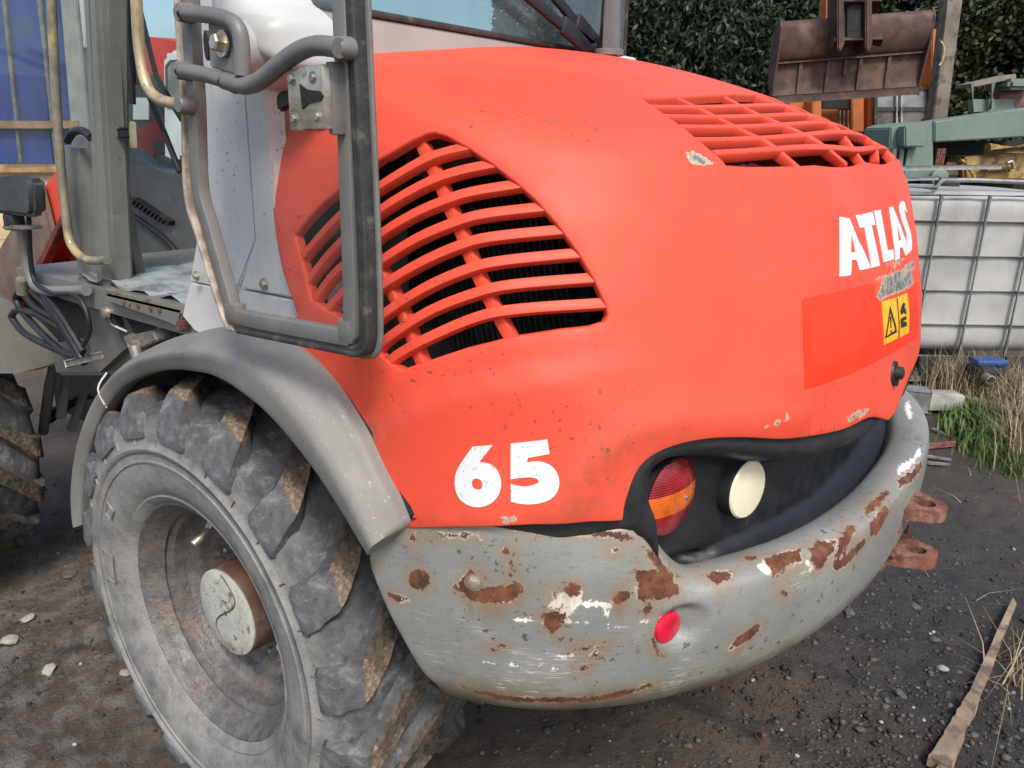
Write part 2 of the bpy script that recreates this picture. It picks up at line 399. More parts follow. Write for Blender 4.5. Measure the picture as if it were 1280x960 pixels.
def glass(name, tint, rough=.02, alpha=.12):
    m = bpy.data.materials.new(name); m.use_nodes = True; t = m.node_tree; b = t.nodes['Principled BSDF']; o = t.nodes['Material Output']
    tr = t.nodes.new('ShaderNodeBsdfTransparent'); tr.inputs[0].default_value = (*tint, 1)
    gl = t.nodes.new('ShaderNodeBsdfGlossy'); gl.inputs['Roughness'].default_value = rough
    lw = t.nodes.new('ShaderNodeLayerWeight'); pw = t.nodes.new('ShaderNodeMath'); pw.operation = 'POWER'; pw.inputs[1].default_value = 4.0; t.links.new(lw.outputs['Facing'], pw.inputs[0])
    fr = t.nodes.new('ShaderNodeMapRange'); fr.inputs[3].default_value = .045; fr.inputs[4].default_value = .9; t.links.new(pw.outputs[0], fr.inputs[0])
    di = t.nodes.new('ShaderNodeBsdfDiffuse'); di.inputs[0].default_value = (.35, .36, .34, 1)
    tc = t.nodes.new('ShaderNodeTexCoord'); no = t.nodes.new('ShaderNodeTexNoise'); no.inputs['Scale'].default_value = 6; no.inputs['Detail'].default_value = 8
    t.links.new(tc.outputs['Object'], no.inputs['Vector']); mr = t.nodes.new('ShaderNodeMapRange'); mr.inputs[1].default_value = .4; mr.inputs[2].default_value = .75; mr.inputs[3].default_value = alpha*.3; mr.inputs[4].default_value = alpha
    t.links.new(no.outputs[0], mr.inputs[0])
    m1 = t.nodes.new('ShaderNodeMixShader'); t.links.new(mr.outputs[0], m1.inputs[0]); t.links.new(tr.outputs[0], m1.inputs[1]); t.links.new(di.outputs[0], m1.inputs[2])
    m2 = t.nodes.new('ShaderNodeMixShader'); t.links.new(fr.outputs[0], m2.inputs[0]); t.links.new(m1.outputs[0], m2.inputs[1]); t.links.new(gl.outputs[0], m2.inputs[2])
    t.links.new(m2.outputs[0], o.inputs[0]); t.nodes.remove(b); return m
M_GLASS = glass('cab_glass', (.80, .86, .86)); M_CLEAR = glass('thin_door_glass', (.955, .965, .965), alpha=.03)
def tyre_mat():
    t = NT('dusty_tyre_rubber')
    c = t.mix(t.ramp(t.noise(9, 6, .65), .35, .65), (.045, .047, .049), (.115, .118, .120))
    c = t.mix(t.ramp(t.noise(26, 8, .74, None, .25), .48, .72, 0, .75), c, (.24, .242, .24))
    c = t.mix(t.ramp(t.noise(60, 6, .7), .56, .72, 0, .6), c, (.030, .033, .037))
    wn = t.ramp(t.noise(70, 5, .7), .36, .62)
    mud = t.mix(wn, (.028, .023, .018), (.105, .085, .066))
    tan = t.ramp(t.math('ADD', t.attr('tan'), t.math('MULTIPLY', t.math('SUBTRACT', t.noise(38, 6, .75), .5), 2.6)), .62, .95); mud = t.mix(tan, mud, t.mix(t.ramp(t.noise(110, 4, .6), .4, .62), (.14, .10, .07), (.29, .215, .145)))
    w_ = t.ramp(t.math('ADD', t.attr('wear'), t.math('MULTIPLY', t.math('SUBTRACT', t.noise(55, 5, .7), .5), .7)), .62, .85); c = t.mix(t.math('MULTIPLY', w_, .92), c, mud)
    d = t.math('MULTIPLY', t.ramp(t.attr('dust'), .1, .9), t.ramp(t.noise(11, 7, .72), .30, .66, .25, .92)); c = t.mix(d, c, (.245, .24, .222))
    c = t.mix(t.math('MULTIPLY', t.ramp(t.attr('dust'), .1, .9), t.ramp(t.noise(30, 7, .7), .54, .70, 0, .55)), c, (.085, .085, .083))
    t.bump(t.math('ADD', t.noise(140, 5, .65), t.noise(28, 5, .6)), .5, .004)
    return t.out(c, .78, 0, Specular_IOR_Level=.3)
M_TYRE = tyre_mat()
def rim_mat():
    t = NT('muddy_rim_paint')
    c = t.mix(t.ramp(t.noise(26, 6, .7), .35, .65), (.088, .083, .078), (.150, .144, .136))
    c = t.mix(t.ramp(t.noise(60, 6, .7), .52, .68, 0, .7), c, (.060, .050, .042))
    m = t.math('MULTIPLY', t.ramp(t.attr('mud'), .05, .9), t.ramp(t.noise(34, 6, .7), .32, .56)); c = t.mix(m, c, t.mix(t.ramp(t.noise(80, 4), .4, .6), (.085, .062, .045), (.17, .135, .10)))
    c = t.mix(t.math('MULTIPLY', t.ramp(t.noise(13, 6, .68), .56, .64, 0, .95), t.ramp(t.attr('edge'), 0, 1, .25, 1)), c, (.17, .068, .028))
    c = t.mix(t.ramp(t.noise(190, 2, .5), .66, .71, 0, .6), c, (.26, .25, .23))
    t.bump(t.math('ADD', t.noise(50, 6, .7), t.math('MULTIPLY', m, 1.4)), .7, .005)
    return t.out(c, t.ramp(t.noise(30, 4), .3, .7, .26, .56), .15)
M_RIM = rim_mat()
M_HUB = simple('chalky_hub_paint', (.40, .40, .355), .7, var=.14, sc=26, bump=.35, bsc=120, dirt=(.105, .055, .033), damt=.46, dsc=30, speck=(.09, .06, .04))
def ground_mat():
    t = NT('dark_yard_mud')
    big = t.noise(.9, 5, .6); c = t.mix(t.ramp(big, .38, .62), (.055, .044, .034), (.098, .078, .060))
    c = t.mix(t.ramp(t.noise(3.2, 7, .68), .52, .72, 0, .8), c, (.125, .098, .070))
    c = t.mix(t.ramp(t.noise(2.1, 6, .65), .60, .70, 0, .7), c, (.105, .072, .048))
    c = t.mix(t.ramp(t.noise(7, 7, .7), .55, .68, 0, .75), c, (.026, .024, .023))
    pale = t.math('MULTIPLY', t.ramp(t.attr('pale'), .05, .9), t.ramp(t.noise(11, 7, .72), .42, .62)); c = t.mix(t.math('MULTIPLY', pale, .5), c, (.27, .255, .235))
    oil = t.math('MULTIPLY', t.ramp(t.attr('oil'), .05, .9), t.ramp(t.noise(6, 5), .25, .5)); c = t.mix(t.math('MULTIPLY', oil, .75), c, (.028, .027, .028))
    c = t.mix(t.ramp(t.noise(120, 3, .6), .60, .70, 0, .5), c, (.17, .155, .14))
    fl = t.ramp(t.vor(75), .07, .035); c = t.mix(t.math('MULTIPLY', fl, t.ramp(t.noise(5, 3), .5, .62, 0, .8)), c, (.38, .36, .33))
    b = t.math('ADD', t.math('MULTIPLY', t.noise(45, 6, .7), .8), t.math('MULTIPLY', t.noise(170, 4, .6), .35)); t.bump(b, .85, .018)
    c = t.mix(.22, c, (.006, .0055, .005)); return t.out(c, t.math('SUBTRACT', t.ramp(t.noise(2.6, 5), .35, .62, .62, .90), t.math('MULTIPLY', oil, .22)), 0, Specular_IOR_Level=.35)
M_GROUND = ground_mat()
M_STONE = simple('yard_gravel_stone', (.085, .078, .072), .85, var=.5, sc=9, bump=.4, bsc=90)
M_STONEL = simple('pale_stone', (.30, .285, .26), .85, var=.3, sc=14, bump=.4, bsc=90)
# ------------------------------------------------------------------ wheel loader: body surfaces
loader = root('wheel_loader', 'orange wheel loader numbered 65 with scraped grey rear counterweight and open cab door', 'wheel loader', (.2, .88, 0))
XC, YC, ZC, SC = .40, .88, 1.10, .70
def sell(sn, cs, a, b, n): return 1/((np.abs(sn)/a)**n+(np.abs(cs)/b)**n)**(1/n)
def polar(u):
    """u<0: straight near side, 0..pi*SC: round the tail, beyond: straight far side -> (direction x, y, x offset)"""
    ph = np.clip(u/SC, 0, math.pi); xo = np.where(u < 0, u, np.where(u > math.pi*SC, -(u-math.pi*SC), 0))
    return np.sin(ph), -np.cos(ph), xo
ZK = [.80, .95, 1.12, 1.25, 1.35, 1.42, 1.50, 1.60]; XK = [1.024, 1.021, .998, .966, .934, .901, .85, .77]; YK = [0.0, 0.0, .008, .022, .042, .062, .10, .17]
def hood_F(x, y, z):
    xr = np.interp(z, ZK, XK); ys = np.interp(z, ZK, YK); a = xr-XC; b = YC-ys; n = 2.75
    X = np.maximum(x-XC, 0)/a; Y = np.abs(y-YC)/b; rho = (X**n+Y**n+1e-9)**(1/n)
    wall = (1-rho)*np.where(x > XC, .75, b); top = 1.647-.24*np.maximum(x, 0)**2-.135*(np.sqrt((y-YC)**2+.0225)-.15)-z
    k = .026; h = np.clip(.5+.5*(top-wall)/k, 0, 1); return top*(1-h)+wall*h-k*h*(1-h)
def hood_f(u, v):
    u = np.asarray(u, float); v = np.asarray(v, float); sx, sy, xo = polar(u); e = v/.75; ch, sh = np.cos(e), np.sin(e)
    lo = np.full(u.shape, .02); hi = np.full(u.shape, 1.6)
    for _ in range(36):
        m = (lo+hi)/2; f = hood_F(XC+xo+m*ch*sx, YC+m*ch*sy, ZC+m*sh); ins = f > 0; lo = np.where(ins, m, lo); hi = np.where(ins, hi, m)
    m = (lo+hi)/2; return np.stack([XC+xo+m*ch*sx, YC+m*ch*sy, ZC+m*sh], -1)
UM = SC*math.pi/2                              # centre line of the machine
mir = lambda pts: [(2*UM-u, v) for u, v in pts][::-1]
HOOD = Surf(hood_f, -.30, 2*UM+.30, 260, -.42, .75*1.565, 110)

# lower edge of the engine cover (fender gap, belt line, lamp housing cut-out), to the centre line
low_px = sm2([(371, 433), (407, 474), (447, 539), (477, 600), (500, 648)], 3)+[(505, 656)]+sm2([(513, 658), (560, 657), (640, 655), (700, 651), (768, 650)], 2)+sm2([(777, 649), (781, 625), (798, 584), (830, 560), (880, 547), (930, 545), (985, 547), (1050, 537), (1086, 521), (1104, 522)], 4)
low = HOOD.hits(low_px)
low = [p for p in low if p[0] < UM-.06]
low_c = HOOD.hit(1122, 512); low += [(UM-.03, low_c[1]), (UM, low_c[1])]
front_px = [(372, 392), (352, 330), (345, 292), (338, 200), (331, 112)]
front = HOOD.hits(front_px)[::-1]; tp = .75*1.555
outer_near = [(front[0][0]-.02, tp)]+front+[HOOD.hit(365, 426)]+low
outer = outer_near+mir(low[:-1])+mir([HOOD.hit(365, 426)])+mir(front)+[(2*UM-front[0][0]+.02, tp)]
g_px = [(366, 293), (381, 274), (402, 252), (429, 230), (471, 199), (512, 174), (532, 165), (543, 163), (560, 168), (587, 183), (615, 202), (646, 226), (670, 247), (697, 277), (725, 315), (746, 350), (760, 381), (763, 394), (758, 405), (739, 411), (701, 415), (642, 424), (581, 439), (532, 455), (503, 465), (491, 460), (477, 449), (440, 412), (428, 402), (404, 388), (386, 375), (381, 346), (373, 319)]
gr = HOOD.hits(g_px)
def down(S, x, y): return S.cast((x, y, 3), (0, 0, -1))
t_px = [(799, 121), (826, 140), (853, 159), (885, 186), (908, 208), (935, 210), (980, 209.5), (1020, 208)]
tg = HOOD.hits(t_px); bc = down(HOOD, .905, YC); tcn = down(HOOD, .685, YC)
yt = HOOD.f(np.array([tg[0][0]]), np.array([tg[0][1]]))[0]
topedge = [down(HOOD, .685+(yt[0]-.685)*(1-k/4)**2, YC+(yt[1]-YC)*(1-k/4)) for k in range(1, 4)]
near_top = [tcn]+topedge[::-1]+tg+[(UM, bc[1])]
near_top[0] = (UM, tcn[1])
topg = near_top+mir(near_top[1:-1])
print('top grille', [tuple(np.round(q, 3)) for q in near_top], HOOD.f(np.array([p[0] for p in near_top]), np.array([p[1] for p in near_top])).round(3).tolist())
# soft body lines pressed into the flank
crease = np.array(HOOD.hits([(470, 548), (487, 527), (520, 503), (560, 487), (620, 473), (690, 462), (760, 452), (800, 447)]))
flare = np.array(HOOD.hits([(700, 640), (722, 605), (748, 570), (790, 538), (850, 525), (930, 522), (1000, 520)]))
def hood_disp(UV, P_):
    d = np.zeros(len(UV))
    s = segdist(UV, crease.tolist(), False); below = np.interp(UV[:, 0], np.sort(crease[:, 0]), crease[np.argsort(crease[:, 0]), 1])-UV[:, 1]
    fade = sstep(crease[0, 0]-.02, crease[0, 0]+.05, UV[:, 0])*(1-sstep(crease[-3, 0], crease[-1, 0]+.03, UV[:, 0]))
    d += .0095*fade*sstep(-.006, .007, below)*np.exp(-np.maximum(below, 0)/.10)
    f = segdist(UV, flare.tolist(), False); d += .0075*np.exp(-(f/.022)**2)
    return d
V, F_, UV = patch(HOOD, outer, [gr, topg], .0125, disp=hood_disp, lip=LIP, liphole=[(.0015, -.0006), (.003, -.0025), (.0034, -.006), (.0034, -.016)], bstep=.006)
V = [v for v in V]
me = mesh(V, F_)
VA = np.array(V)
def near_mask(poly_px, S, rad):
    pts = S.hits(poly_px); q, _ = S.pn(pts); return q
def spot_field(VA, spots, S, clip=.03):
    """signed distance (metres, inside positive) of body points to outlines seen on the panel"""
    out = np.full(len(VA), -clip)
    for poly in spots:
        q, n = S.pn(S.hits(poly)); c = q.mean(0); nn = n.mean(0); nn /= np.linalg.norm(nn)
        a = np.cross(nn, [0, 0, 1.]); a /= np.linalg.norm(a); b = np.cross(nn, a); r = np.linalg.norm(q-c, axis=1).max()
        m = np.where(np.linalg.norm(VA-c, axis=1) < r+clip)[0]
        if len(m) == 0: continue
        L = np.stack([(VA[m]-c)@a, (VA[m]-c)@b], 1); pl = [((x-c)@a, (x-c)@b) for x in q]
        out[m] = np.maximum(out[m], np.clip(sdist(L, pl), -clip, clip))
    return out
def set_attr(me, name, val):
    at_ = me.attributes.new(name, 'FLOAT', 'POINT'); at_.data.foreach_set('value', np.asarray(val, np.float32))
chips = [[(858, 200), (861, 190), (865, 186), (868, 193), (880, 197), (898, 203), (885, 205), (870, 204)],
         [(1095, 350), (1112, 344), (1128, 338), (1141, 326), (1143, 333), (1128, 343), (1108, 352)],
         [(1097, 370), (1104, 356), (1120, 348), (1138, 340), (1142, 352), (1128, 362), (1112, 368), (1100, 374)],
         [(1108, 331), (1122, 326), (1130, 324), (1118, 331)],
         [(1028, 437), (1032, 430), (1038, 433), (1034, 441)], [(1031, 421), (1037, 419), (1040, 422), (1034, 423)],
         [(612, 651), (630, 647), (646, 646), (640, 651), (620, 653)], [(945, 531), (965, 525), (982, 517), (996, 512), (980, 521), (960, 530)], [(1056, 524), (1072, 516), (1086, 511), (1080, 518), (1064, 525)], [(1003, 478), (1006, 477), (1005, 485), (1004, 485)]]
set_attr(me, 'chip', spot_field(VA, chips, HOOD, .02)+.03)
gm = np.zeros(len(VA))
for px, py, r, st in ((735, 610, .05, .9), (720, 640, .045, .7), (760, 560, .06, .8), (800, 540, .06, .6), (850, 530, .05, .5), (470, 540, .04, .8), (505, 520, .05, .4), (905, 250, .25, .25), (560, 640, .12, .3), (680, 160, .12, .8), (740, 165, .1, .7), (640, 155, .08, .7), (1040, 215, .03, .5)):
    q = HOOD.f(*[np.array([k]) for k in HOOD.hit(px, py)])[0]; gm = np.maximum(gm, st*np.exp(-(np.linalg.norm(VA-q, axis=1)/r)**2))
set_attr(me, 'grime', gm)
cover = link('engine_cover', me, M_ORANGE, loader)
def decal(name, S, outer, holes=(), mat=None, off=.0011, step=.012, parent=None, disp=None):
    v, f, uv = patch(S, outer, holes, step, off, disp, lip=[(0, -.0011)], liphole=[(0, -.0011)])
    return link(name, mesh(v, f), mat, parent, auto=40)
# figures 65 on the flank, letters and stickers on the tail
six = [(592, 557), (617, 555)]+sm2([(600, 577), (607, 577), (616, 580.5), (623, 588), (627, 600), (626, 612), (621, 622), (612, 629.5), (600, 633), (588, 631), (578, 625), (572, 615.5), (570, 604), (571, 592), (577, 579), (592, 557)], 5)[:-1]
six_h = sm2([(597, 597), (602, 599), (604, 605), (602, 610), (597, 611), (592, 608), (591, 602), (593, 598)], 4, True)
five = [(639, 553), (684, 548), (687, 566), (660, 571)]+sm2([(659, 577), (671, 575.5), (683, 578), (693, 585), (698.5, 597), (697.5, 609), (691, 619), (680, 625.5), (665, 629), (650, 628.5), (639, 626)], 5)+sm2([(639, 604), (652, 607), (664, 606), (673, 602), (672, 598), (664, 595.5), (652, 596), (639, 598)], 4)
HD = lambda UV, P_: hood_disp(UV, P_)
decal('digit', HOOD, HOOD.hits(six), [HOOD.hits(six_h)], M_DECALW, parent=cover, disp=HD); decal('digit', HOOD, HOOD.hits(five), [], M_DECALW, parent=cover, disp=HD)
A1 = [(1049, 271), (1061, 273), (1088, 335), (1074, 338), (1070, 325), (1064, 325), (1063, 344), (1049, 346)]
A1h = [(1063.5, 290), (1069, 315), (1063, 316)]
Tt = [(1069, 269), (1091, 264), (1094, 281), (1089, 282), (1099, 332), (1089, 335), (1080, 284), (1074, 285)]
Ll = [(1092, 263), (1100, 262), (1109, 313), (1116, 312), (1117, 324), (1104, 328)]
A2 = [(1111, 259), (1116, 258), (1137, 315), (1131, 320), (1127, 309), (1124, 310), (1124, 323), (1119, 326)]
A2h = [(1120.5, 280), (1126, 300), (1122.5, 301)]
Ss = [(1131, 254), (1129, 251.5), (1126, 252), (1124, 257), (1124.5, 266), (1128, 280), (1133, 294), (1134, 303), (1132.5, 304), (1129, 297), (1129.5, 309), (1132, 315), (1136, 316), (1139, 312), (1139.5, 303), (1138, 292), (1133, 276), (1130, 264), (1130, 261), (1132, 266), (1133.5, 265)]
for P_, H_ in ((A1, [A1h]), (Tt, []), (Ll, []), (A2, [A2h]), (Ss, [])):
    decal('letter', HOOD, HOOD.hits(P_), [HOOD.hits(h) for h in H_], M_DECALW, parent=cover, step=.01)
pan = HOOD.hits([(1003, 375), (1007, 372), (1030, 368), (1060, 361), (1086, 354), (1094, 356), (1093, 370), (1099, 377), (1114, 371), (1134, 364), (1145, 352), (1147, 380), (1147, 420), (1120, 438), (1090, 454), (1050, 472), (1005, 487), (1004, 430)])
decal('scarlet_panel', HOOD, pan, [], M_REDPANEL, .0008, parent=cover)
wl = decal('warning_label', HOOD, HOOD.hits([(1101, 377), (1133, 366), (1135, 416), (1104, 431)]), [], M_YELLOW, .0018, parent=cover)
def ink(polys, holes=None):
    vs_, fs_ = [], []
    for i, p in enumerate(polys):
        v, f, _ = patch(HOOD, HOOD.hits(p), [HOOD.hits(h) for h in (holes or {}).get(i, [])], .004, .0026); k = len(vs_); vs_ += v; fs_ += [tuple(a+k for a in q) for q in f]
    return vs_, fs_
v, f = ink([[(1104.5, 423), (1111, 382), (1119.5, 415)], [(1110.8, 396), (1112.3, 395.5), (1112.4, 410), (1111.4, 410.5)], [(1111.3, 413), (1112.9, 412.5), (1113, 415.5), (1111.5, 416)],
            [(1119.2, 372), (1120, 371.7), (1122.4, 421.8), (1121.5, 422.2)],
            [(1126, 381), (1128, 378), (1130, 380), (1129, 384), (1131, 388), (1131, 393), (1128, 391), (1125, 394), (1124, 388)], [(1124, 400), (1126, 397), (1131, 395), (1131.5, 399), (1127, 401), (1131.8, 403), (1132, 407), (1125, 410)]],
           {0: [[(1106.6, 420), (1111.2, 390), (1117.5, 412.5)]]})
link('warning_symbol', mesh(v, f), M_INK, wl.parent)

# ---- side grille: curved slats and two struts, radiator behind
G4 = lambda pts: [(340+x*.34375, 140+y*.34375) for x, y in pts]
slats = [[(95, 530), (170, 440), (265, 345), (380, 265), (460, 215), (545, 168), (620, 137), (728, 112)],
         [(120, 612), (190, 520), (270, 440), (385, 350), (480, 290), (580, 240), (680, 207), (822, 178)],
         [(138, 690), (200, 600), (275, 530), (385, 440), (500, 370), (610, 320), (720, 285), (915, 253)],
         [(180, 728), (240, 660), (280, 620), (390, 535), (520, 455), (650, 400), (770, 365), (1000, 338)],
         [(248, 752), (290, 705), (395, 625), (540, 540), (680, 480), (800, 450), (1078, 422)],
         [(330, 800), (395, 735), (540, 640), (700, 570), (840, 537), (1135, 508)],
         [(370, 862), (420, 815), (560, 725), (720, 660), (870, 625), (1195, 598)],
         [(405, 918), (450, 880), (560, 820), (740, 745), (900, 715), (1228, 692)]]
def surf_bar(name, px, w_, dep, off, parent, mat, tilt=0., taper=None):
    q, n = HOOD.pn([HOOD.hit(*p) for p in px]); pts = crom([Vector(a) for a in q], 5); ns = crom([Vector(a) for a in n], 5)
    pts = [p-m.normalized()*off for p, m in zip(pts, ns)]
    ups = []
    for i, m in enumerate(ns):
        d = (pts[min(i+1, len(pts)-1)]-pts[max(i-1, 0)]).normalized(); m = m.normalized(); ups.append((m*math.cos(tilt)+d.cross(m)*math.sin(tilt)))
    bm = BM(); sweep(bm, pts, [(x, y-dep/2) for x, y in rsec(w_, dep, .0022, 2)], lambda i: ups[i]); return obj(name, bm, mat, parent, auto=40)
for s_ in slats: surf_bar('grille_slat', G4(s_), .0142, .015, .003, cover, M_ORANGE, tilt=-.30)
strut1 = G4([(518, 100), (545, 165), (590, 262), (625, 345), (660, 420), (700, 520), (740, 610), (790, 715), (862, 838)])
strut2 = G4([(232, 292), (262, 370), (300, 460), (345, 550), (395, 650), (440, 740), (480, 840), (520, 935)])
surf_bar('grille_strut', strut1, .016, .018, .014, cover, M_ORANGE, .25); surf_bar('grille_strut', strut2, .016, .018, .014, cover, M_ORANGE, .25)
# small webs where a strut carries a slat
for s_ in slats:
    for st in (strut1, strut2):
        P2 = np.array(sm2(G4(s_), 8)); Q2 = np.array(sm2(st, 8)); D = np.linalg.norm(P2[:, None]-Q2[None], axis=2); i, j = np.unravel_index(D.argmin(), D.shape)
        if D.min() > 4: continue
        x, y = P2[i]; tri = [(x-1, y+3), (x+15, y-4), (x+4, y-17)]
        q, n = HOOD.pn([HOOD.hit(*p) for p in tri]); q = q-n*.012; bm = BM(); prism(bm, q, -n.mean(0)*.014, .0015); obj('strut_web', bm, M_ORANGE, cover)
bm = BM(); box(bm, (.46, .285, 1.20), (.48, .02, .36)); obj('radiator', bm, M_DARK, loader)
bm = BM()
for k in range(40): box(bm, (.235+k*.0115, .262, 1.20), (.003, .02, .34), (Vector((.97, 0, .24)), Vector((0, 1, 0)), Vector((-.24, 0, .97))))
bm_ = BM(); box(bm_, (.34, .150, 1.24), (.22, .012, .36)); obj('grille_dark_backing', bm_, M_DARK, loader)  # near-black plate added so the slat gaps look shaded
tag(obj('radiator_fins', bm, M_FIN, loader, smooth=False), kind='stuff')
bm = BM(); box(bm, (.49, .90, 1.13), (.56, 1.14, .48)); obj('engine_block', bm, M_DARK, loader)  # plain near-black box added as dark backing inside the grille
bm = BM(); box(bm, (.36, .13, 1.215), (.02, .1, .055)); obj('hinge_plate', bm, M_PALE, loader)

# ---- top grille
ci = .40625; K5 = lambda pts: [(760+x*ci, y*ci) for x, y in pts]
rows = [[(128, 323), (300, 319), (420, 322)], [(168, 352), (350, 348), (500, 352)], [(212, 384), (430, 378), (600, 376)], [(258, 424), (400, 420), (520, 412), (640, 408)], [(318, 460), (460, 461), (580, 455), (690, 442)]]
def grid_bar(uvs, w_, dep, off):
    q, n = HOOD.pn(uvs); pts = crom([Vector(a) for a in q], 5); ns = crom([Vector(a) for a in n], 5); pts = [p-m.normalized()*off for p, m in zip(pts, ns)]
    bm = BM(); sweep(bm, pts, [(x, y-dep/2) for x, y in rsec(w_, dep, .003, 2)], lambda i: ns[i]); return obj('grille_bar', bm, M_ORANGE, cover, auto=50)
rowx = []
for r_ in rows:
    q, _ = HOOD.pn([HOOD.hit(*p) for p in K5(r_)]); q = q[q[:, 1] < .86]; c = np.polyfit((q[:, 1]-YC)**2, q[:, 0], 1); y0 = q[0, 1]; rowx.append((c, y0))
    ys = np.linspace(y0, 2*YC-y0, 15); grid_bar([down(HOOD, np.polyval(c, (y-YC)**2), y) for y in ys], .012, .018, .001)
cols = [[(205, 290), (300, 335), (420, 395), (510, 440), (600, 517)], [(365, 294), (450, 338), (560, 385), (655, 432), (740, 502)]]
for c_ in cols:
    q, _ = HOOD.pn([HOOD.hit(*p) for p in K5(c_)])
    for sgn in (1, -1): grid_bar([down(HOOD, p[0], YC+(p[1]-YC)*sgn) for p in q], .010, .018, .002)
grid_bar([down(HOOD, .683+k*.0553, YC) for k in range(5)], .010, .018, .002)
M_TRAY = simple('dusty_red_liner', (.085, .013, .011), .75, var=.25, sc=12, bump=.5, bsc=14, dirt=(.05, .015, .012), damt=.45)
trayo = [(UM+(u-UM)*1.10, v+(.03 if v > .36 else -.07)) for u, v in topg]
v, f, _ = patch(HOOD, trayo, [], .02, -.13, disp=lambda UV, P_: -.03*fbm(P_[:, 0]*14, P_[:, 1]*14, 3)); link('grille_liner', mesh(v, f), M_TRAY, cover)
# ---- key lock on the tail
lk = HOOD.hit(1117, 466); q, n = HOOD.pn(lk); bm = BM(); lathe(bm, [(0, .024), (.004, .022), (.004, .013), (.016, .012), (.018, .008), (.018, .001)], q[0], n[0], 20, cap1=True); box(bm, Vector(q[0])+Vector((0, 0, -.014))+Vector(n[0])*.006, (.010, .010, .022)); obj('cover_lock', bm, M_BLACK, cover)

# ---- counterweight
prL = [(.20, .90), (.15, .935), (.10, .952), (.045, .955), (.012, .951), (.003, .945), (-.002, .932), (-.006, .87), (-.004, .80), (.006, .71), (.024, .64), (.066, .594), (.14, .572), (.34, .565)]
prR = [(.22, .768), (.13, .768), (.088, .782), (.078, .814), (.064, .834), (.035, .843), (.008, .839), (-.004, .826), (-.007, .775), (-.004, .725), (.004, .682), (.024, .648), (.09, .626), (.34, .62)]
def prof(pr):
    c = crom([(a, b, 0) for a, b in pr], 10); A = np.array([(p.x, p.y) for p in c]); t = np.linspace(0, 1, len(A)); return t, A
tL, AL = prof(prL); tR, AR = prof(prR)
def bump_f(u, v):
    u = np.asarray(u, float); v = np.asarray(v, float); sx, sy, xo = polar(u); ph = u/SC; pm = np.minimum(ph, math.pi-ph)
    t = 1-v/.6; wm = sstep(.52, .74, t); w_ = sstep(.545, .69, pm)*(1-wm)+sstep(.40, 1.35, pm)*wm
    d = np.interp(t, tL, AL[:, 0])*(1-w_)+np.interp(t, tR, AR[:, 0])*w_; z = np.interp(t, tL, AL[:, 1])*(1-w_)+np.interp(t, tR, AR[:, 1])*w_
    r = sell(sx, sy, .672-d, .885-d, 2.3); return np.stack([XC+xo+r*sx, YC+r*sy, z], -1)
BUMP = Surf(bump_f, -.2, 2*UM+.2, 420, 0, .6, 140)
edge = [BUMP.hit(*p) for p in sm2([(503, 661), (480, 675), (463, 698), (478, 745), (500, 790), (528, 838), (548, 858)], 3)]
uo = edge[-1][0]+.02
b_out = [(edge[0][0]+.002, .6)]+edge+[(uo, 0)]
b_all = b_out+mir(b_out)
recess_c = np.array(BUMP.hit(858, 782)); refl_c = BUMP.hit(836, 789)
rc0 = BUMP.hit(890, 775)
def bump_disp(UV, P_):
    c, _ = BUMP.pn([recess_c]); c = c[0]; e, _ = BUMP.pn([rc0]); ax = e[0]-c; ax /= np.linalg.norm(ax)
    r = P_-c; a = r@ax; b = np.linalg.norm(r-a[:, None]*ax, axis=1); dd = np.sqrt((a/.048)**2+(b/.036)**2)
    d = -.032*(1-sstep(.55, 1.05, dd))*sstep(1.2, -.9, a/.048)
    d = d+.0025*(fbm(P_[:, 0]*9+P_[:, 1]*5, P_[:, 2]*11, 3)-.5)
    return d
V, F_, UV = patch(BUMP, b_all, [], .0062, disp=bump_disp, lip=[(.002, -.001), (.003, -.004), (.003, -.04)])
me = mesh(V, F_); VA = np.array(V)
ell = lambda cx, cy, a, b, an=0, n=10: [(cx+a*math.cos(t)*math.cos(an)-b*math.sin(t)*math.sin(an), cy+a*math.cos(t)*math.sin(an)+b*math.sin(t)*math.cos(an)) for t in [2*math.pi*k/n for k in range(n)]]
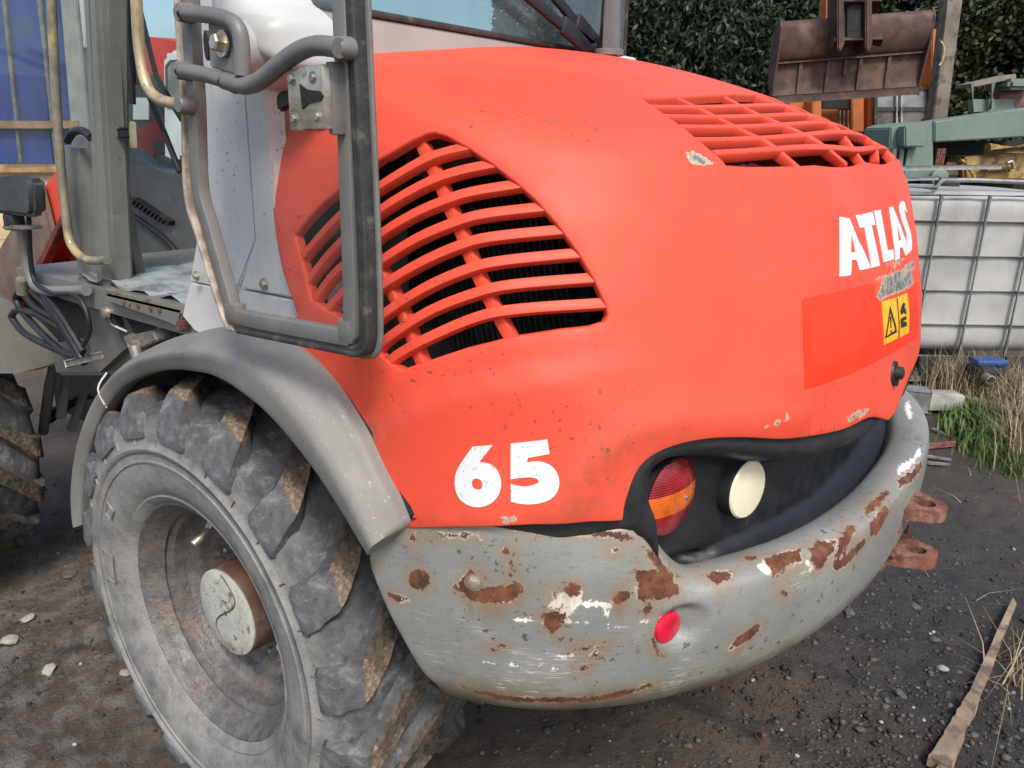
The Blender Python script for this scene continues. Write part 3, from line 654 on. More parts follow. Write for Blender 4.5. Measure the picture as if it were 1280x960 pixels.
rust = [ell(523, 724, 15, 13), [(567, 734), (585, 716), (588, 711), (596, 715), (604, 722), (596, 734), (612, 736), (628, 732), (648, 728), (654, 738), (646, 749), (625, 754), (600, 753), (585, 748), (580, 740)],
        [(703, 733), (712, 728), (722, 732), (726, 740), (718, 747), (706, 745)], [(686, 742), (693, 738), (697, 745), (692, 750)], [(768, 743), (780, 737), (787, 742), (783, 752), (772, 757), (766, 755)],
        [(676, 768), (690, 764), (704, 762), (708, 772), (698, 788), (690, 792), (680, 778)], [(797, 718), (803, 712), (820, 713), (836, 716), (846, 732), (850, 745), (836, 748), (818, 750), (800, 750), (796, 736)],
        [(803, 757), (813, 755), (816, 763), (808, 771)], [(868, 720), (890, 716), (914, 713), (910, 724), (897, 729), (885, 722)], [(955, 700), (975, 690), (1000, 686), (1001, 700), (985, 709), (966, 722), (962, 710)],
        [(1010, 686), (1022, 678), (1044, 675), (1040, 692), (1022, 714), (1014, 700)], [(1048, 676), (1064, 654), (1070, 660), (1060, 680), (1048, 700), (1042, 700)], [(975, 738), (981, 735), (985, 743), (980, 748)],
        [(910, 812), (925, 795), (948, 780), (952, 785), (935, 802), (914, 813)], [(712, 812), (735, 806), (760, 801), (758, 806), (730, 812), (715, 815)], [(738, 818), (748, 816), (750, 822), (742, 824)], [(722, 834), (735, 833), (733, 839), (724, 839)],
        [(484, 741), (498, 744), (512, 750), (500, 752), (488, 748)], [(463, 698), (468, 702), (470, 710), (464, 706)], [(814, 798), (818, 794), (822, 810), (828, 820), (820, 818)],
        [(606, 810), (625, 806), (633, 808), (620, 814)], [(515, 668), (522, 672), (518, 678), (512, 674)], ell(633, 690, 4, 5), ell(769, 689, 4, 3), ell(938, 698, 7, 3),
        [(805, 685), (815, 690), (835, 712), (852, 722), (846, 724), (828, 716), (812, 700)], [(640, 661), (700, 661), (760, 664), (790, 670), (800, 680), (780, 675), (740, 669), (680, 666)],
        [(1080, 634), (1098, 620), (1108, 613), (1112, 617), (1098, 634), (1082, 646)], [(1122, 600), (1140, 588), (1150, 576), (1152, 586), (1138, 604), (1124, 610)], [(520, 664), (560, 667), (600, 668), (600, 671), (555, 672)],
        [(1040, 705), (1062, 690), (1080, 672), (1084, 677), (1064, 700), (1044, 716)], [(1085, 655), (1105, 632), (1112, 640), (1098, 665), (1088, 672)], [(640, 700), (643, 712), (640, 724), (637, 712)],
        [(575, 858), (640, 870), (700, 872), (760, 868), (820, 852), (815, 858), (760, 874), (690, 878), (620, 873)]]
prim = [[(700, 740), (728, 736), (726, 756), (712, 768), (698, 784), (690, 774), (700, 760)], [(722, 748), (740, 752), (770, 748), (768, 756), (740, 760), (722, 756)], [(686, 748), (697, 748), (697, 762), (688, 760)], [(945, 706), (958, 698), (964, 720), (954, 718)], [(1008, 700), (1016, 706), (1022, 716), (1012, 712)], [(758, 760), (763, 758), (760, 774), (757, 772)],
        [(642, 772), (680, 776), (735, 778), (735, 781), (680, 780), (642, 775)], [(738, 788), (790, 780), (830, 768), (830, 770), (790, 783), (738, 790)], [(600, 827), (650, 833), (700, 838), (700, 840), (650, 836), (600, 829)], [(640, 820), (690, 823), (740, 812), (740, 814), (690, 826), (640, 822)], [(1120, 585), (1140, 572), (1150, 560), (1151, 568), (1136, 586), (1122, 594)], [(1130, 508), (1136, 500), (1141, 520), (1136, 525)]]
set_attr(me, 'rust', spot_field(VA, rust, BUMP)); set_attr(me, 'primer', spot_field(VA, prim, BUMP, .02))
stn = np.zeros(len(VA)); scr = np.zeros(len(VA))
for px, py, r, st in ((895, 740, .04, 1), (600, 770, .06, 1), (640, 790, .08, .7), (1030, 720, .05, 1), (830, 760, .05, .9), (975, 770, .05, .9), (700, 860, .2, .5), (520, 830, .08, .7), (1060, 690, .08, .9), (940, 800, .05, .9)):
    q = BUMP.f(*[np.array([k]) for k in BUMP.hit(px, py)])[0]; stn = np.maximum(stn, st*np.exp(-(np.linalg.norm(VA-q, axis=1)/r)**2))
for px, py, r in ((650, 820, .10), (720, 790, .09), (780, 770, .08), (560, 800, .06), (840, 840, .06), (960, 790, .08), (1000, 740, .06)):
    q = BUMP.f(*[np.array([k]) for k in BUMP.hit(px, py)])[0]; scr = np.maximum(scr, np.exp(-(np.linalg.norm(VA-q, axis=1)/r)**4))
bl_ = np.full(len(VA), -.03)
for dz in (.008, .016, .026, .038): bl_ = np.maximum(bl_, spot_field(VA+np.array([0, 0, dz]), rust[1:12]+rust[13:16], BUMP)-dz*.25)
set_attr(me, 'bleed', sstep(-.008, .006, bl_))
set_attr(me, 'stain', stn); set_attr(me, 'scratch', scr); set_attr(me, 'under', sstep(.745, .60, VA[:, 2]))
cw = link('counterweight', me, M_BUMP, loader)
# reflector disc in its dished pocket
q, n = BUMP.pn(refl_c); ctr = Vector(q[0])-Vector(n[0])*.012; rn = (Vector((1, -.30, .05))).normalized()
bm = BM(); lathe(bm, [(-.012, .0245), (.004, .0245), (.007, .0235), (.008, .021), (.009, .001)], ctr, rn, 28, cap1=True); obj('reflector', bm, M_REFLECT, cw)
bm = BM(); bolt(bm, Vector(BUMP.f(*[np.array([k]) for k in BUMP.hit(592, 728)])[0]), BUMP.pn(BUMP.hit(592, 728))[1][0], .009, .006); obj('screw', bm, M_ZINC, cw)

# ---- black lamp housing between cover and counterweight
def pod_f(u, v):
    u = np.asarray(u, float); z = np.asarray(v, float)+0*u; sx, sy, xo = polar(u)
    xr = np.interp(z, ZK, XK); ys = np.interp(z, ZK, YK); r = sell(sx, sy, xr-XC-.004, YC-ys-.004, 2.75)
    return np.stack([XC+xo+r*sx, YC+r*sy, z], -1)
POD = Surf(pod_f, -.2, 2*UM+.2, 260, .72, 1.16, 60)
ring_px = sm2([(806, 625), (812, 592), (835, 572), (880, 564), (940, 565), (1000, 568), (1050, 558), (1085, 545)], 4)
lowr_px = sm2([(815, 655), (840, 688), (900, 686), (960, 668), (1020, 640), (1075, 605)], 4)
r1 = [POD.hit(*p) for p in ring_px]; r2 = [POD.hit(*p) for p in lowr_px]
low2 = [(p[0], p[1]-.085*min(1, max(0, (k-1)/3))) for k, p in enumerate(r2)]
rec = r1+mir(r1)+[(2*UM-a, b) for a, b in low2]+low2[::-1]
pw = lambda UV: sstep(.545, .69, np.minimum(UV[:, 0], 2*UM-UV[:, 0])/SC)
def pod_disp(UV, P_):
    s = sdist(UV, rec); return -.080*sstep(0, .034, s)-.004*sstep(-.012, -.02, s)-.075*sstep(.0, .016, .946*(1-pw(UV))+.842*pw(UV)-.004-UV[:, 1])*sstep(.50, .56, np.minimum(UV[:, 0], 2*UM-UV[:, 0])/SC)*(1-sstep(.74, .84, np.minimum(UV[:, 0], 2*UM-UV[:, 0])/SC))
o1 = [POD.hit(*p) for p in sm2([(500, 664), (560, 662), (640, 660), (700, 656), (772, 656)], 2)]
u_lo = o1[0][0]; top1 = [(a, b+.006) for a, b in o1]+[(o1[-1][0]+.004, 1.09)]
u84 = POD.hit(840, 640)[0]
lowb = [(SC*p_, float(.950*(1-w_)+.800*w_-.05+.026*w_)) for p_, w_ in [(q_, float(sstep(.545, .69, q_))) for q_ in (.50, .53, .56, .59, .62, .66)]]+[(max(u84, SC*.665), .808), (max(u84, SC*.665)+.03, .765)]
pod_out = [(u_lo, .88)]+lowb+mir(lowb)+[(2*UM-u_lo, .88)]+[(2*UM-a, b) for a, b in top1]+top1[::-1]
v, f, _ = patch(POD, pod_out, [], .009, -.004, disp=pod_disp); pod = link('light_housing', mesh(v, f), M_BLACK, loader)
# lamps in the housing
def lamp_frame(px, py, y, nrm):
    c = at(px, py, 'y', y); n = Vector(nrm).normalized(); s = n.cross(Vector((0, 0, 1))).normalized(); return c, n, s, s.cross(n)
def disc_part(name, c, n, s, u, r, z0, z1, mat, parent, dome=.35):
    """slice of a domed round lens between heights z0..z1 (in radii)"""
    bm = BM(); N = 26; K = 12; rows_ = []
    for j in range(K+1):
        z = z0+(z1-z0)*j/K; hw = math.sqrt(max(0, 1-z*z)); row = []
        for i in range(N+1):
            x = -hw+2*hw*i/N; rr = min(1, math.hypot(x, z)); h = .013*(1-rr**2.2)+.006
            row.append(bm.verts.new(c+s*x*r+u*z*r+n*h))
        rows_.append(row)
    for j in range(K):
        for i in range(N): bm.faces.new((rows_[j][i], rows_[j][i+1], rows_[j+1][i+1], rows_[j+1][i]))
    bmesh.ops.remove_doubles(bm, verts=bm.verts, dist=1e-5)
    return obj(name, bm, mat, parent, auto=60)
q, nn = POD.pn(POD.hit(835, 620)); c, n, s, u = lamp_frame(836, 620, q[0][1]+.055, (.985, -.17, .03)); R_ = .058; print('tail', q[0], nn[0], c)
bm = BM(); lathe(bm, [(-.04, R_*.98), (-.004, R_*1.0), (.004, R_*1.0), (.004, R_*.9)], c, n, 36); tl = obj('tail_light', bm, M_BLACK, loader)
disc_part('red_lens', c, n, s, u, R_*.985, .24, 1, M_REDLENS, tl); disc_part('amber_lens', c, n, s, u, R_*.985, -.32, .235, M_AMBER, tl); disc_part('red_lens', c, n, s, u, R_*.985, -1, -.325, M_REDLENS, tl)
bm = BM(); lathe(bm, [(0, .004), (.003, .003), (.0035, .0005)], c+n*.0175-s*.018+u*.0-Vector((0, 0, .002)), n, 10, cap1=True); obj('lens_screw', bm, M_STEEL, tl)
q, nn = POD.pn(POD.hit(934, 610)); c2 = at(932, 611, 'y', q[0][1]+.098); n2 = Vector((.975, -.21, .04)).normalized(); print('rev', q[0], nn[0], c2)
bm = BM(); lathe(bm, [(-.001, .047), (.003, .0475), (.006, .045), (.008, .026), (.0085, .0005)], c2, n2, 36); rl_ = obj('reversing_lamp', bm, M_CREAM, loader); bm = BM(); lathe(bm, [(-.05, .048), (.0, .0495), (.003, .0485), (.001, .047)], c2, n2, 36); obj('lamp_rim', bm, M_BLACK, rl_)
# far side lamps, mirrored across the centre line
for o_ in [o for o in list(loader.children) if o.name.split('.')[0] in ('tail_light', 'reversing_lamp', 'lamp_socket')]:
    def cp(o_, par):
        m2 = o_.data.copy(); m2.transform(Matrix.Translation(o_.matrix_world.translation)); 
        for v in m2.vertices: v.co.y = 2*YC-v.co.y
        m2.flip_normals(); r = bpy.data.objects.new(o_.name.split('.')[0], m2); C.objects.link(r); r.parent = par; r.location = -loader.location; return r
    k = cp(o_, loader)
    for ch in o_.children: r = cp(ch, k); r.location = (0, 0, 0)
# tow bracket
bm_pts = lambda z, t: None
xh = 1.055
def hitch(z):
    bm = BM(); n = 14; pts = [(xh-.03, -.055), (xh+.025, -.052)]+[(xh+.052+.036*math.cos(a), .036*math.sin(a)) for a in [math.radians(-80+160*k/n) for k in range(n+1)]]+[(xh+.025, .052), (xh-.03, .055)]
    hole = [(xh+.050+.018*math.cos(2*math.pi*k/16), .018*math.sin(2*math.pi*k/16)) for k in range(16)]
    co, ed, fa, *_ = delaunay_2d_cdt([Vector(p) for p in pts+hole], [(i, (i+1) % len(pts)) for i in range(len(pts))]+[(len(pts)+i, len(pts)+(i+1) % 16) for i in range(16)], [], 0, 1e-6)
    th = .024; ks = [f for f in fa if inside(np.array([np.mean([co[i] for i in f], axis=0)]), pts)[0] and not inside(np.array([np.mean([co[i] for i in f], axis=0)]), hole)[0]]
    a = [bm.verts.new((p.x, YC+p.y, z+th/2)) for p in co]; b = [bm.verts.new((p.x, YC+p.y, z-th/2)) for p in co]
    for f in ks: bm.faces.new([a[i] for i in f]); bm.faces.new([b[i] for i in f][::-1])
    ids = lambda r: [min(range(len(co)), key=lambda i: (co[i]-Vector(p)).length) for p in r]
    for r in (ids(pts), ids(hole)):
        for i in range(len(r)):
            j = (i+1) % len(r)
            try: bm.faces.new((a[r[i]], a[r[j]], b[r[j]], b[r[i]]))
            except ValueError: pass
    bmesh.ops.bevel(bm, geom=[e for e in bm.edges if len(e.link_faces) == 2 and e.calc_face_angle(0) > 1], offset=.004, segments=2, affect='EDGES')
    return obj('tow_plate', bm, M_RUST, loader, auto=50)
hitch(.775); hitch(.675)
bm = BM(); box(bm, (xh-.004, YC, .722), (.03, .17, .13), bev=.006); hb = obj('tow_bracket', bm, M_RUST, loader)
for dy in (-.065, .065):
    for z in (.695, .75):
        bm = BM(); bolt(bm, (xh+.010, YC+dy, z), (1, 0, 0), .011, .014); obj('bracket_bolt', bm, M_RUST, hb)

# rear fender: lofted arch
up_px = [(497, 660), (484, 628), (470, 600), (440, 540), (400, 477), (362, 433), (315, 414), (270, 410), (220, 420), (180, 437), (150, 457), (125, 490), (105, 540), (96, 600), (98, 640), (101, 655)]
lo_px = [(462, 693), (446, 667), (430, 640), (390, 580), (340, 520), (300, 487), (275, 472), (252, 465), (215, 462), (180, 470), (150, 490), (125, 530), (110, 580), (105, 620), (104, 645), (104, 656)]
y_lo = [-.035, -.035, -.035, -.035, -.034, -.022, -.010, .004, .03, .06, .085, .095, .10, .10, .10, .10]
y_up = [-.018, -.018, -.018, -.018, -.016, -.004, .015, .035, .06, .085, .10, .11, .115, .115, .115, .115]
Lp = crom([at(*p, 'y', y) for p, y in zip(lo_px, y_lo)], 4); Up = crom([at(*p, 'y', y) for p, y in zip(up_px, y_up)], 4)
WC = Vector((0, 0, .51)); bm = BM(); rings = []
for l, u_ in zip(Lp, Up):
    rl = Vector((l.x, 0, l.z-.51)); ru = Vector((u_.x, 0, u_.z-.51)); d = ru-rl; T = d.length; d = d/T; mid = min(l.y, u_.y)
    P2 = lambda t, y: Vector((l.x+d.x*t*T, y, l.z+d.z*t*T))
    ins = .010/T if T > .03 else .3
    sec = [P2(.35, .42), P2(.30, l.y+.10), P2(.12, l.y+.035), P2(.0, l.y+.022), P2(-.02, l.y+.010), P2(0, l.y), P2(.05, l.y-.006), P2(.28, mid*.5+l.y*.5-.012), P2(.6, mid-.014), P2(.85, u_.y-.006), P2(.97, u_.y+.006), P2(1.0, u_.y+.022), P2(1.02, u_.y+.07), P2(1.02, .42)]
    sec = crom(sec, 3)
    rings.append([bm.verts.new(p) for p in sec])
for i in range(len(rings)-1):
    for k in range(len(rings[0])-1): bm.faces.new((rings[i][k], rings[i][k+1], rings[i+1][k+1], rings[i+1][k]))
for r in (rings[0], rings[-1]): bm.faces.new(r)
me = bpy.data.meshes.new('m'); bmesh.ops.recalc_face_normals(bm, faces=bm.faces); bm.to_mesh(me); bm.free()
fender = link('rear_fender', me, [M_GREY, M_FENIN, M_DARK], loader, auto=75)
nK = 39
for i, p in enumerate(me.polygons):
    if i < (len(rings)-1)*nK and i % nK < 6: p.material_index = 1
    elif i % nK >= 36: p.material_index = 2  # inner top coloured near-black in place of shade under the cover
# black tube in place of the shaded gap between fender and cover
bm = BM(); q = [Vector(p)+Vector((.002, .034, .002)) for p in Up[:26]]; tube(bm, q, .009, 8); obj('fender_gap_shade', bm, M_HOSE, loader)
bm = BM(); tube(bm, [Lp[42]+Vector((.004, -.008, .0)), (Lp[42]+Up[42])/2+Vector((-.004, -.022, .012)), Up[42]+Vector((0, -.004, .012))], .0022, 6, smooth=4); obj('white_cord', bm, M_WHITE, fender)

# ---- wheels
def tyre_profile():
    return [(.036, .228), (.016, .243), (.002, .252), (-.010, .262), (-.016, .272), (-.014, .276), (-.020, .283), (-.030, .31), (-.0335, .340), (-.0335, .346), (-.0365, .3475), (-.0365, .351), (-.0335, .3525), (-.0335, .366), (-.038, .369), (-.039, .376), (-.036, .379), (-.032, .383), (-.030, .392), (-.0295, .404), (-.028, .409), (-.022, .425), (-.008, .443), (.010, .448), (.04, .452), (.11, .454), (.17, .455)]
TW = .17
def full_profile():
    a = tyre_profile(); return a+[(2*TW-y, r) for y, r in a[:-1][::-1]]
def make_lug(side):
    st = [(-.036, .398, -.020, .392, -.02, .034, .046), (-.0375, .412, -.020, .398, -.012, .038, .054), (-.030, .447, -.006, .406, .000, .037, .054), (-.008, .486, .012, .435, .018, .032, .050), (.008, .4965, .03, .440, .040, .031, .047), (.05, .499, .05, .440, .12, .029, .042), (.11, .501, .11, .442, .245, .026, .038), (.165, .503, .165, .442, .36, .024, .034), (.185, .500, .185, .442, .40, .022, .032)]
    bm = BM(); rings = []; wl_ = bm.verts.layers.float.new('wear'); tl_ = bm.verts.layers.float.new('tan')
    def pt(y, r, th):
        r -= .013*min(1, max(0, (r-.40)/.09)); return Vector((r*math.cos(th), y if side > 0 else 2*TW-y, r*math.sin(th)))
    for i, (yt_, rt, yb, rb, th, ht, hb_) in enumerate(st):
        ring = [bm.verts.new(pt(yb, rb, th-hb_/rb)), bm.verts.new(pt(yt_, rt, th-ht/rt)), bm.verts.new(pt(yt_, rt, th+ht/rt)), bm.verts.new(pt(yb, rb, th+hb_/rb))]
        for k, v in enumerate(ring): v[wl_] = (1. if k in (1, 2) else 0.) if i >= 4 else (.55 if i == 3 and k in (1, 2) else 0.); v[tl_] = (1., 1., .75, .35, 0, 0)[i-3] if i >= 3 and k in (0, 1) else ((.5, .5, .3, 0, 0, 0)[i-3] if i >= 3 else 0)
        rings.append(ring)
    for a, b in zip(rings[:-1], rings[1:]):
        for k in range(4): bm.faces.new((a[k], a[(k+1) % 4], b[(k+1) % 4], b[k]))
    bm.faces.new(rings[0]); bm.faces.new(rings[-1][::-1])
    ed = [e for e in bm.edges if all(v.co.xz.length > .44 or False for v in e.verts) and e.calc_face_angle(0) > .35]
    bmesh.ops.bevel(bm, geom=ed, offset=.0035, segments=2, profile=.6, affect='EDGES')
    bmesh.ops.subdivide_edges(bm, edges=[e for e in bm.edges if e.calc_length() > .03], cuts=2, use_grid_fill=True)
    for v in bm.verts:                          # rubber torn and rounded by use
        t_ = .0010*math.sin(v.co.x*140+v.co.z*97)+.0012*math.sin(v.co.y*170+v.co.x*60); v.co.x += t_*.7; v.co.z -= t_*.6
    bmesh.ops.recalc_face_normals(bm, faces=bm.faces); me = bpy.data.meshes.new('tread_lug'); bm.to_mesh(me); bm.free(); me.materials.append(M_TYRE)
    me.polygons.foreach_set('use_smooth', [True]*len(me.polygons)); me.set_sharp_from_angle(angle=math.radians(42)); return me
LUG = (make_lug(1), make_lug(-1)); NL = 18
def rot_lathe(prof, n, cut=None):
    bm = BM(); rings = [[bm.verts.new((r*math.cos(2*math.pi*k/n), y, r*math.sin(2*math.pi*k/n))) for k in range(n)] for y, r in prof]
    for a, b in zip(rings[:-1], rings[1:]):
        for k in range(n): bm.faces.new((a[k], a[(k+1) % n], b[(k+1) % n], b[k]))
    return bm
def local(name, me, mat, parent, auto=None):   # mesh already in the wheel's own coordinates
    o = bpy.data.objects.new(name, me); C.objects.link(o); o.parent = parent
    if mat and not me.materials: me.materials.append(mat)
    me.polygons.foreach_set('use_smooth', [True]*len(me.polygons))
    if auto: me.set_sharp_from_angle(angle=math.radians(auto))
    return o
def tm(bm):
    bmesh.ops.recalc_face_normals(bm, faces=bm.faces); me = bpy.data.meshes.new('m'); bm.to_mesh(me); bm.free(); return me
prof_rim = [(.040, .222), (.018, .236), (.004, .246), (-.003, .251), (-.002, .2555), (.003, .2545), (.006, .249), (.008, .2435), (.012, .241), (.030, .2365), (.042, .232), (.050, .222), (.056, .2135), (.062, .212), (.080, .2105), (.088, .209), (.094, .203), (.099, .194), (.104, .190), (.118, .188), (.126, .185), (.132, .178), (.138, .170), (.146, .163), (.150, .156), (.152, .148), (.152, .138), (.152, .05), (.152, .001)]
def make_wheel(loc):
    w_ = bpy.data.objects.new('wheel', None); C.objects.link(w_); w_.parent = loader; w_.location = Vector(loc)-loader.location
    bm = rot_lathe(full_profile(), 96); dl = bm.verts.layers.float.new('dust')
    for v in bm.verts:
        r = v.co.xz.length; v[dl] = float(sstep(.45, .38, r))
    local('tyre', tm(bm), M_TYRE, w_, 50)
    for th, r0, da, dr in ((148, .325, .05, .012), (176, .322, .11, .018)):      # raised frames moulded on the sidewall
        a = math.radians(th); P4 = [(r0-dr, a-da), (r0+dr, a-da), (r0+dr, a+da), (r0-dr, a+da), (r0-dr, a-da)]; bm = BM()
        for (ra, ta), (rb, tb) in zip(P4[:-1], P4[1:]):
            tube(bm, [((ra+(rb-ra)*k/4)*math.cos(ta+(tb-ta)*k/4), -.0335, (ra+(rb-ra)*k/4)*math.sin(ta+(tb-ta)*k/4)) for k in range(5)], .0022, 6)
        dl = bm.verts.layers.float.new('dust')
        for v in bm.verts: v[dl] = 1.
        local('moulded_frame', tm(bm), M_TYRE, w_, 60)
    for k in range(30):                                  # wear ribs round the shoulder
        a = 2*math.pi*k/30; bm = BM(); tube(bm, [(.383*math.cos(a), -.0335, .383*math.sin(a)), (.398*math.cos(a), -.031, .398*math.sin(a))], .0020, 6); dl = bm.verts.layers.float.new('dust')
        for v in bm.verts: v[dl] = 1.
        local('sidewall_rib', tm(bm), M_TYRE, w_, 60)
    bm = rot_lathe(prof_rim, 160); ml = bm.verts.layers.float.new('mud'); el = bm.verts.layers.float.new('edge')
    for v in bm.verts:
        r = v.co.xz.length; a = math.atan2(v.co.z, v.co.x); v[ml] = math.exp(-((r-.163)/.016)**2)*(.75+.25*math.sin(a*5))+.35*math.exp(-((r-.235)/.008)**2); v[el] = math.exp(-((r-.245)/.012)**2)
        if r < .19: v.co.y -= .006*v[ml]*(1+math.sin(a*23+r*90)+.7*math.sin(a*41))*.5; v.co.x *= 1-.012*v[ml]*math.sin(a*17); v.co.z *= 1-.012*v[ml]*math.sin(a*17)
    local('rim', tm(bm), M_RIM, w_, 40)
    bm = BM(); lathe(bm, [(0, .105), (-.010, .105), (-.012, .098), (-.070, .096), (-.100, .0945), (-.104, .091), (-.104, .086)], (0, .152, 0), (0, 1, 0), 48); local('hub', tm(bm), M_RUSTHUB, w_, 35)
    bm = BM(); lathe(bm, [(0, .0935), (.004, .0935), (.0055, .091), (.0055, .05), (.0065, .0005)], (0, .0485, 0), (0, -1, 0), 48); hc = local('hub_cover', tm(bm), M_HUB, w_, 35)
    bm = BM(); tube(bm, [(.040*math.sin(6.283*k/10), .0432, .088*(1-k/5)) for k in range(11)], .0024, 6, smooth=4); tube(bm, [(.001, .0415, 0), (.001, .0425, 0)], .006, 8); local('hub_groove', tm(bm), M_DKHUB, w_, 60)
    for k in range(8):
        a = 2*math.pi*(k+.25)/8; bm = BM(); bolt(bm, (0, 0, 0), (0, -1, 0), .0125, .02); lathe(bm, [(.018, .007), (.034, .007), (.036, .005)], (0, 0, 0), (0, -1, 0), 10, cap1=True)
        o = local('wheel_nut', tm(bm), M_STEEL, w_, 35); o.location = (.128*math.cos(a), .152, .128*math.sin(a))
    bm = BM(); tube(bm, [(-.10, .092, .155), (-.092, .070, .140), (-.090, .058, .134)], [.008, .006, .0065], 12); lathe(bm, [(0, .0085), (.020, .0085), (.022, .007)], (-.0905, .060, .135), (.03, -.9, -.35), 12, cap1=True); local('valve_stem', tm(bm), M_ZINC, w_, 40)
    for sd in (0, 1):
        for k in range(NL):
            o = bpy.data.objects.new('tread_lug', LUG[sd]); C.objects.link(o); o.parent = w_; th = 2*math.pi*(k+(.5 if sd else 0))/NL+LUG0; o.rotation_euler = (0, -th, 0)
    return w_
M_DKHUB = simple('dark_groove_dirt', (.10, .085, .065), .8)
M_RUSTHUB = simple('rusty_hub_paint', (.13, .062, .040), .75, var=.3, sc=18, bump=.4, bsc=90, dirt=(.11, .10, .09), damt=.5, dsc=22)
LUG0 = math.radians(9.)
wheel_rear = make_wheel((0, .012, .51))
def copy_tree(o, parent):
    c = o.copy(); C.objects.link(c); c.parent = parent
    for ch in o.children: copy_tree(ch, c)
    return c
for x, y, rz in ((-1.626, -.21, 8), (0, 2*YC-.012, 180), (-1.87, 1.53, 188)):
    k = copy_tree(wheel_rear, loader); k.location = Vector((x, y, .51))-loader.location; k.rotation_euler = (0, 0, math.radians(rz))

# ------------------------------------------------------------------ ground: one sheet to the horizon
def axis(lo, hi, fine, n_out):
    a = np.arange(lo, hi, fine); t = np.linspace(0, 1, n_out+1)[1:]; g = fine*n_out*t+(80-fine*n_out)*t**4
    return np.concatenate([(lo-g)[::-1], a, hi+g])
gx = axis(-1.6, 2.2, .0115, 60); gy = axis(-.6, 2.6, .0115, 70)
X, Y = np.meshgrid(gx, gy); near = np.exp(-((X-.5)**2+(Y-1)**2)/18)
Z = -.012+.055*(fbm(X*1.1+3, Y*1.1, 3)-.5)*near+.030*(fbm(X*4.3, Y*4.3+9, 3, 5)-.5)+.016*(fbm(X*17, Y*17, 3, 9)-.5)*np.clip(near*1.5, 0, 1)+.008*np.maximum(fbm(X*45, Y*45, 2, 21)-.5, 0)*near
rut = lambda c, wd, dp: -dp*np.exp(-((Y-c-.10*X-.05*np.sin(X*2))/wd)**2)+dp*.7*np.exp(-((np.abs(Y-c-.10*X-.05*np.sin(X*2))-wd*1.7)/(wd*.6))**2)
Z += np.where(X > .5, 1, .3)*rut(.98, .10, .034)*near+rut(2.1, .13, .02)*near
Z -= .03*np.exp(-(((X)/.14)**2+((Y-.19)/.15)**2))*0
nx, ny = len(gx), len(gy); idx = np.arange(nx*ny).reshape(ny, nx)
fa = np.stack([idx[:-1, :-1], idx[:-1, 1:], idx[1:, 1:], idx[1:, :-1]], -1).reshape(-1, 4)
me = bpy.data.meshes.new('ground'); me.vertices.add(nx*ny); me.vertices.foreach_set('co', np.stack([X, Y, Z], -1).ravel().astype(np.float32))
me.loops.add(fa.size); me.loops.foreach_set('vertex_index', fa.ravel().astype(np.int32)); me.polygons.add(len(fa)); me.polygons.foreach_set('loop_start', np.arange(0, fa.size, 4, dtype=np.int32)); me.polygons.foreach_set('loop_total', np.full(len(fa), 4, np.int32)); me.update()
set_attr(me, 'pale', (np.exp(-((X+1.1)/.55)**2-((Y-.45)/.8)**2)*1.0+.5*np.exp(-((X+.5)/.5)**2-((Y+.2)/.5)**2)).ravel())
set_attr(me, 'oil', np.clip(np.exp(-((X-1.15)/.6)**2-((Y-2.1)/.9)**2)+.6*np.exp(-((X-1.3)/.3)**2-((Y-1.2)/.4)**2), 0, 1).ravel())
ground = link('ground', me, M_GROUND); tag(ground, kind='structure')
def gz(x, y):
    i = np.clip(np.searchsorted(gx, x), 1, nx-1); j = np.clip(np.searchsorted(gy, y), 1, ny-1); return Z[j, i]
# ------------------------------------------------------------------ loader: cab, door, front
def ats(pts, ax, v): return [at(a, b, ax, v) for a, b in pts]
def plate(name, px, ax, v, d, mat, parent=loader, bev=.003, auto=35):
    bm = BM(); prism(bm, ats(px, ax, v), d, bev); return obj(name, bm, mat, parent, auto=auto)
def pipe(name, px, ax, v, r, mat, parent=loader, sm=6, n=12):
    bm = BM(); pts = [at(p[0], p[1], ax, p[2] if len(p) > 2 else v) for p in px]; tube(bm, pts, r, n, smooth=sm); return obj(name, bm, mat, parent, auto=50)
# pale skin of the cab's rear corner: separate sheets with open seams
plate('cab_side_panel', [(236, -60), (246, 110), (252, 170), (250, 290), (262, 330), (297, 359), (320, 300), (304, 100), (300, -60)], 'y', .045, (0, .03, 0), M_PALE)
plate('cab_side_panel', [(305, 100), (321.5, 300), (299.5, 360), (371, 374), (345, 298), (338, 200), (332, 118), (330, 100)], 'y', .040, (0, .03, 0), M_PALE)
plate('cab_side_panel', [(298, 362.5), (371, 376.5), (379, 432), (340, 436), (290, 416)], 'y', .040, (0, .03, 0), M_PALE)
plate('corner_panel', [(247, 288), (237, 352), (300, 364), (330, 366), (300, 330)], 'y', .052, (0, .04, 0), M_WHITE)
plate('corner_panel', [(236.5, 353.5), (227, 395), (243, 414), (262, 424), (300, 424), (366, 432), (352, 400), (330, 369), (300, 366)], 'y', .050, (0, .04, 0), M_WHITE)
for px, py in ((330, 355), (246, 345)):
    bm = BM(); bolt(bm, at(px, py, 'y', .038), (0, -1, 0), .006, .006); obj('panel_bolt', bm, M_ZINC, loader)
bm = BM(); box(bm, (.145, .22, 1.42), (.06, .26, .55)); obj('cab_corner_box', bm, M_CAB, loader)
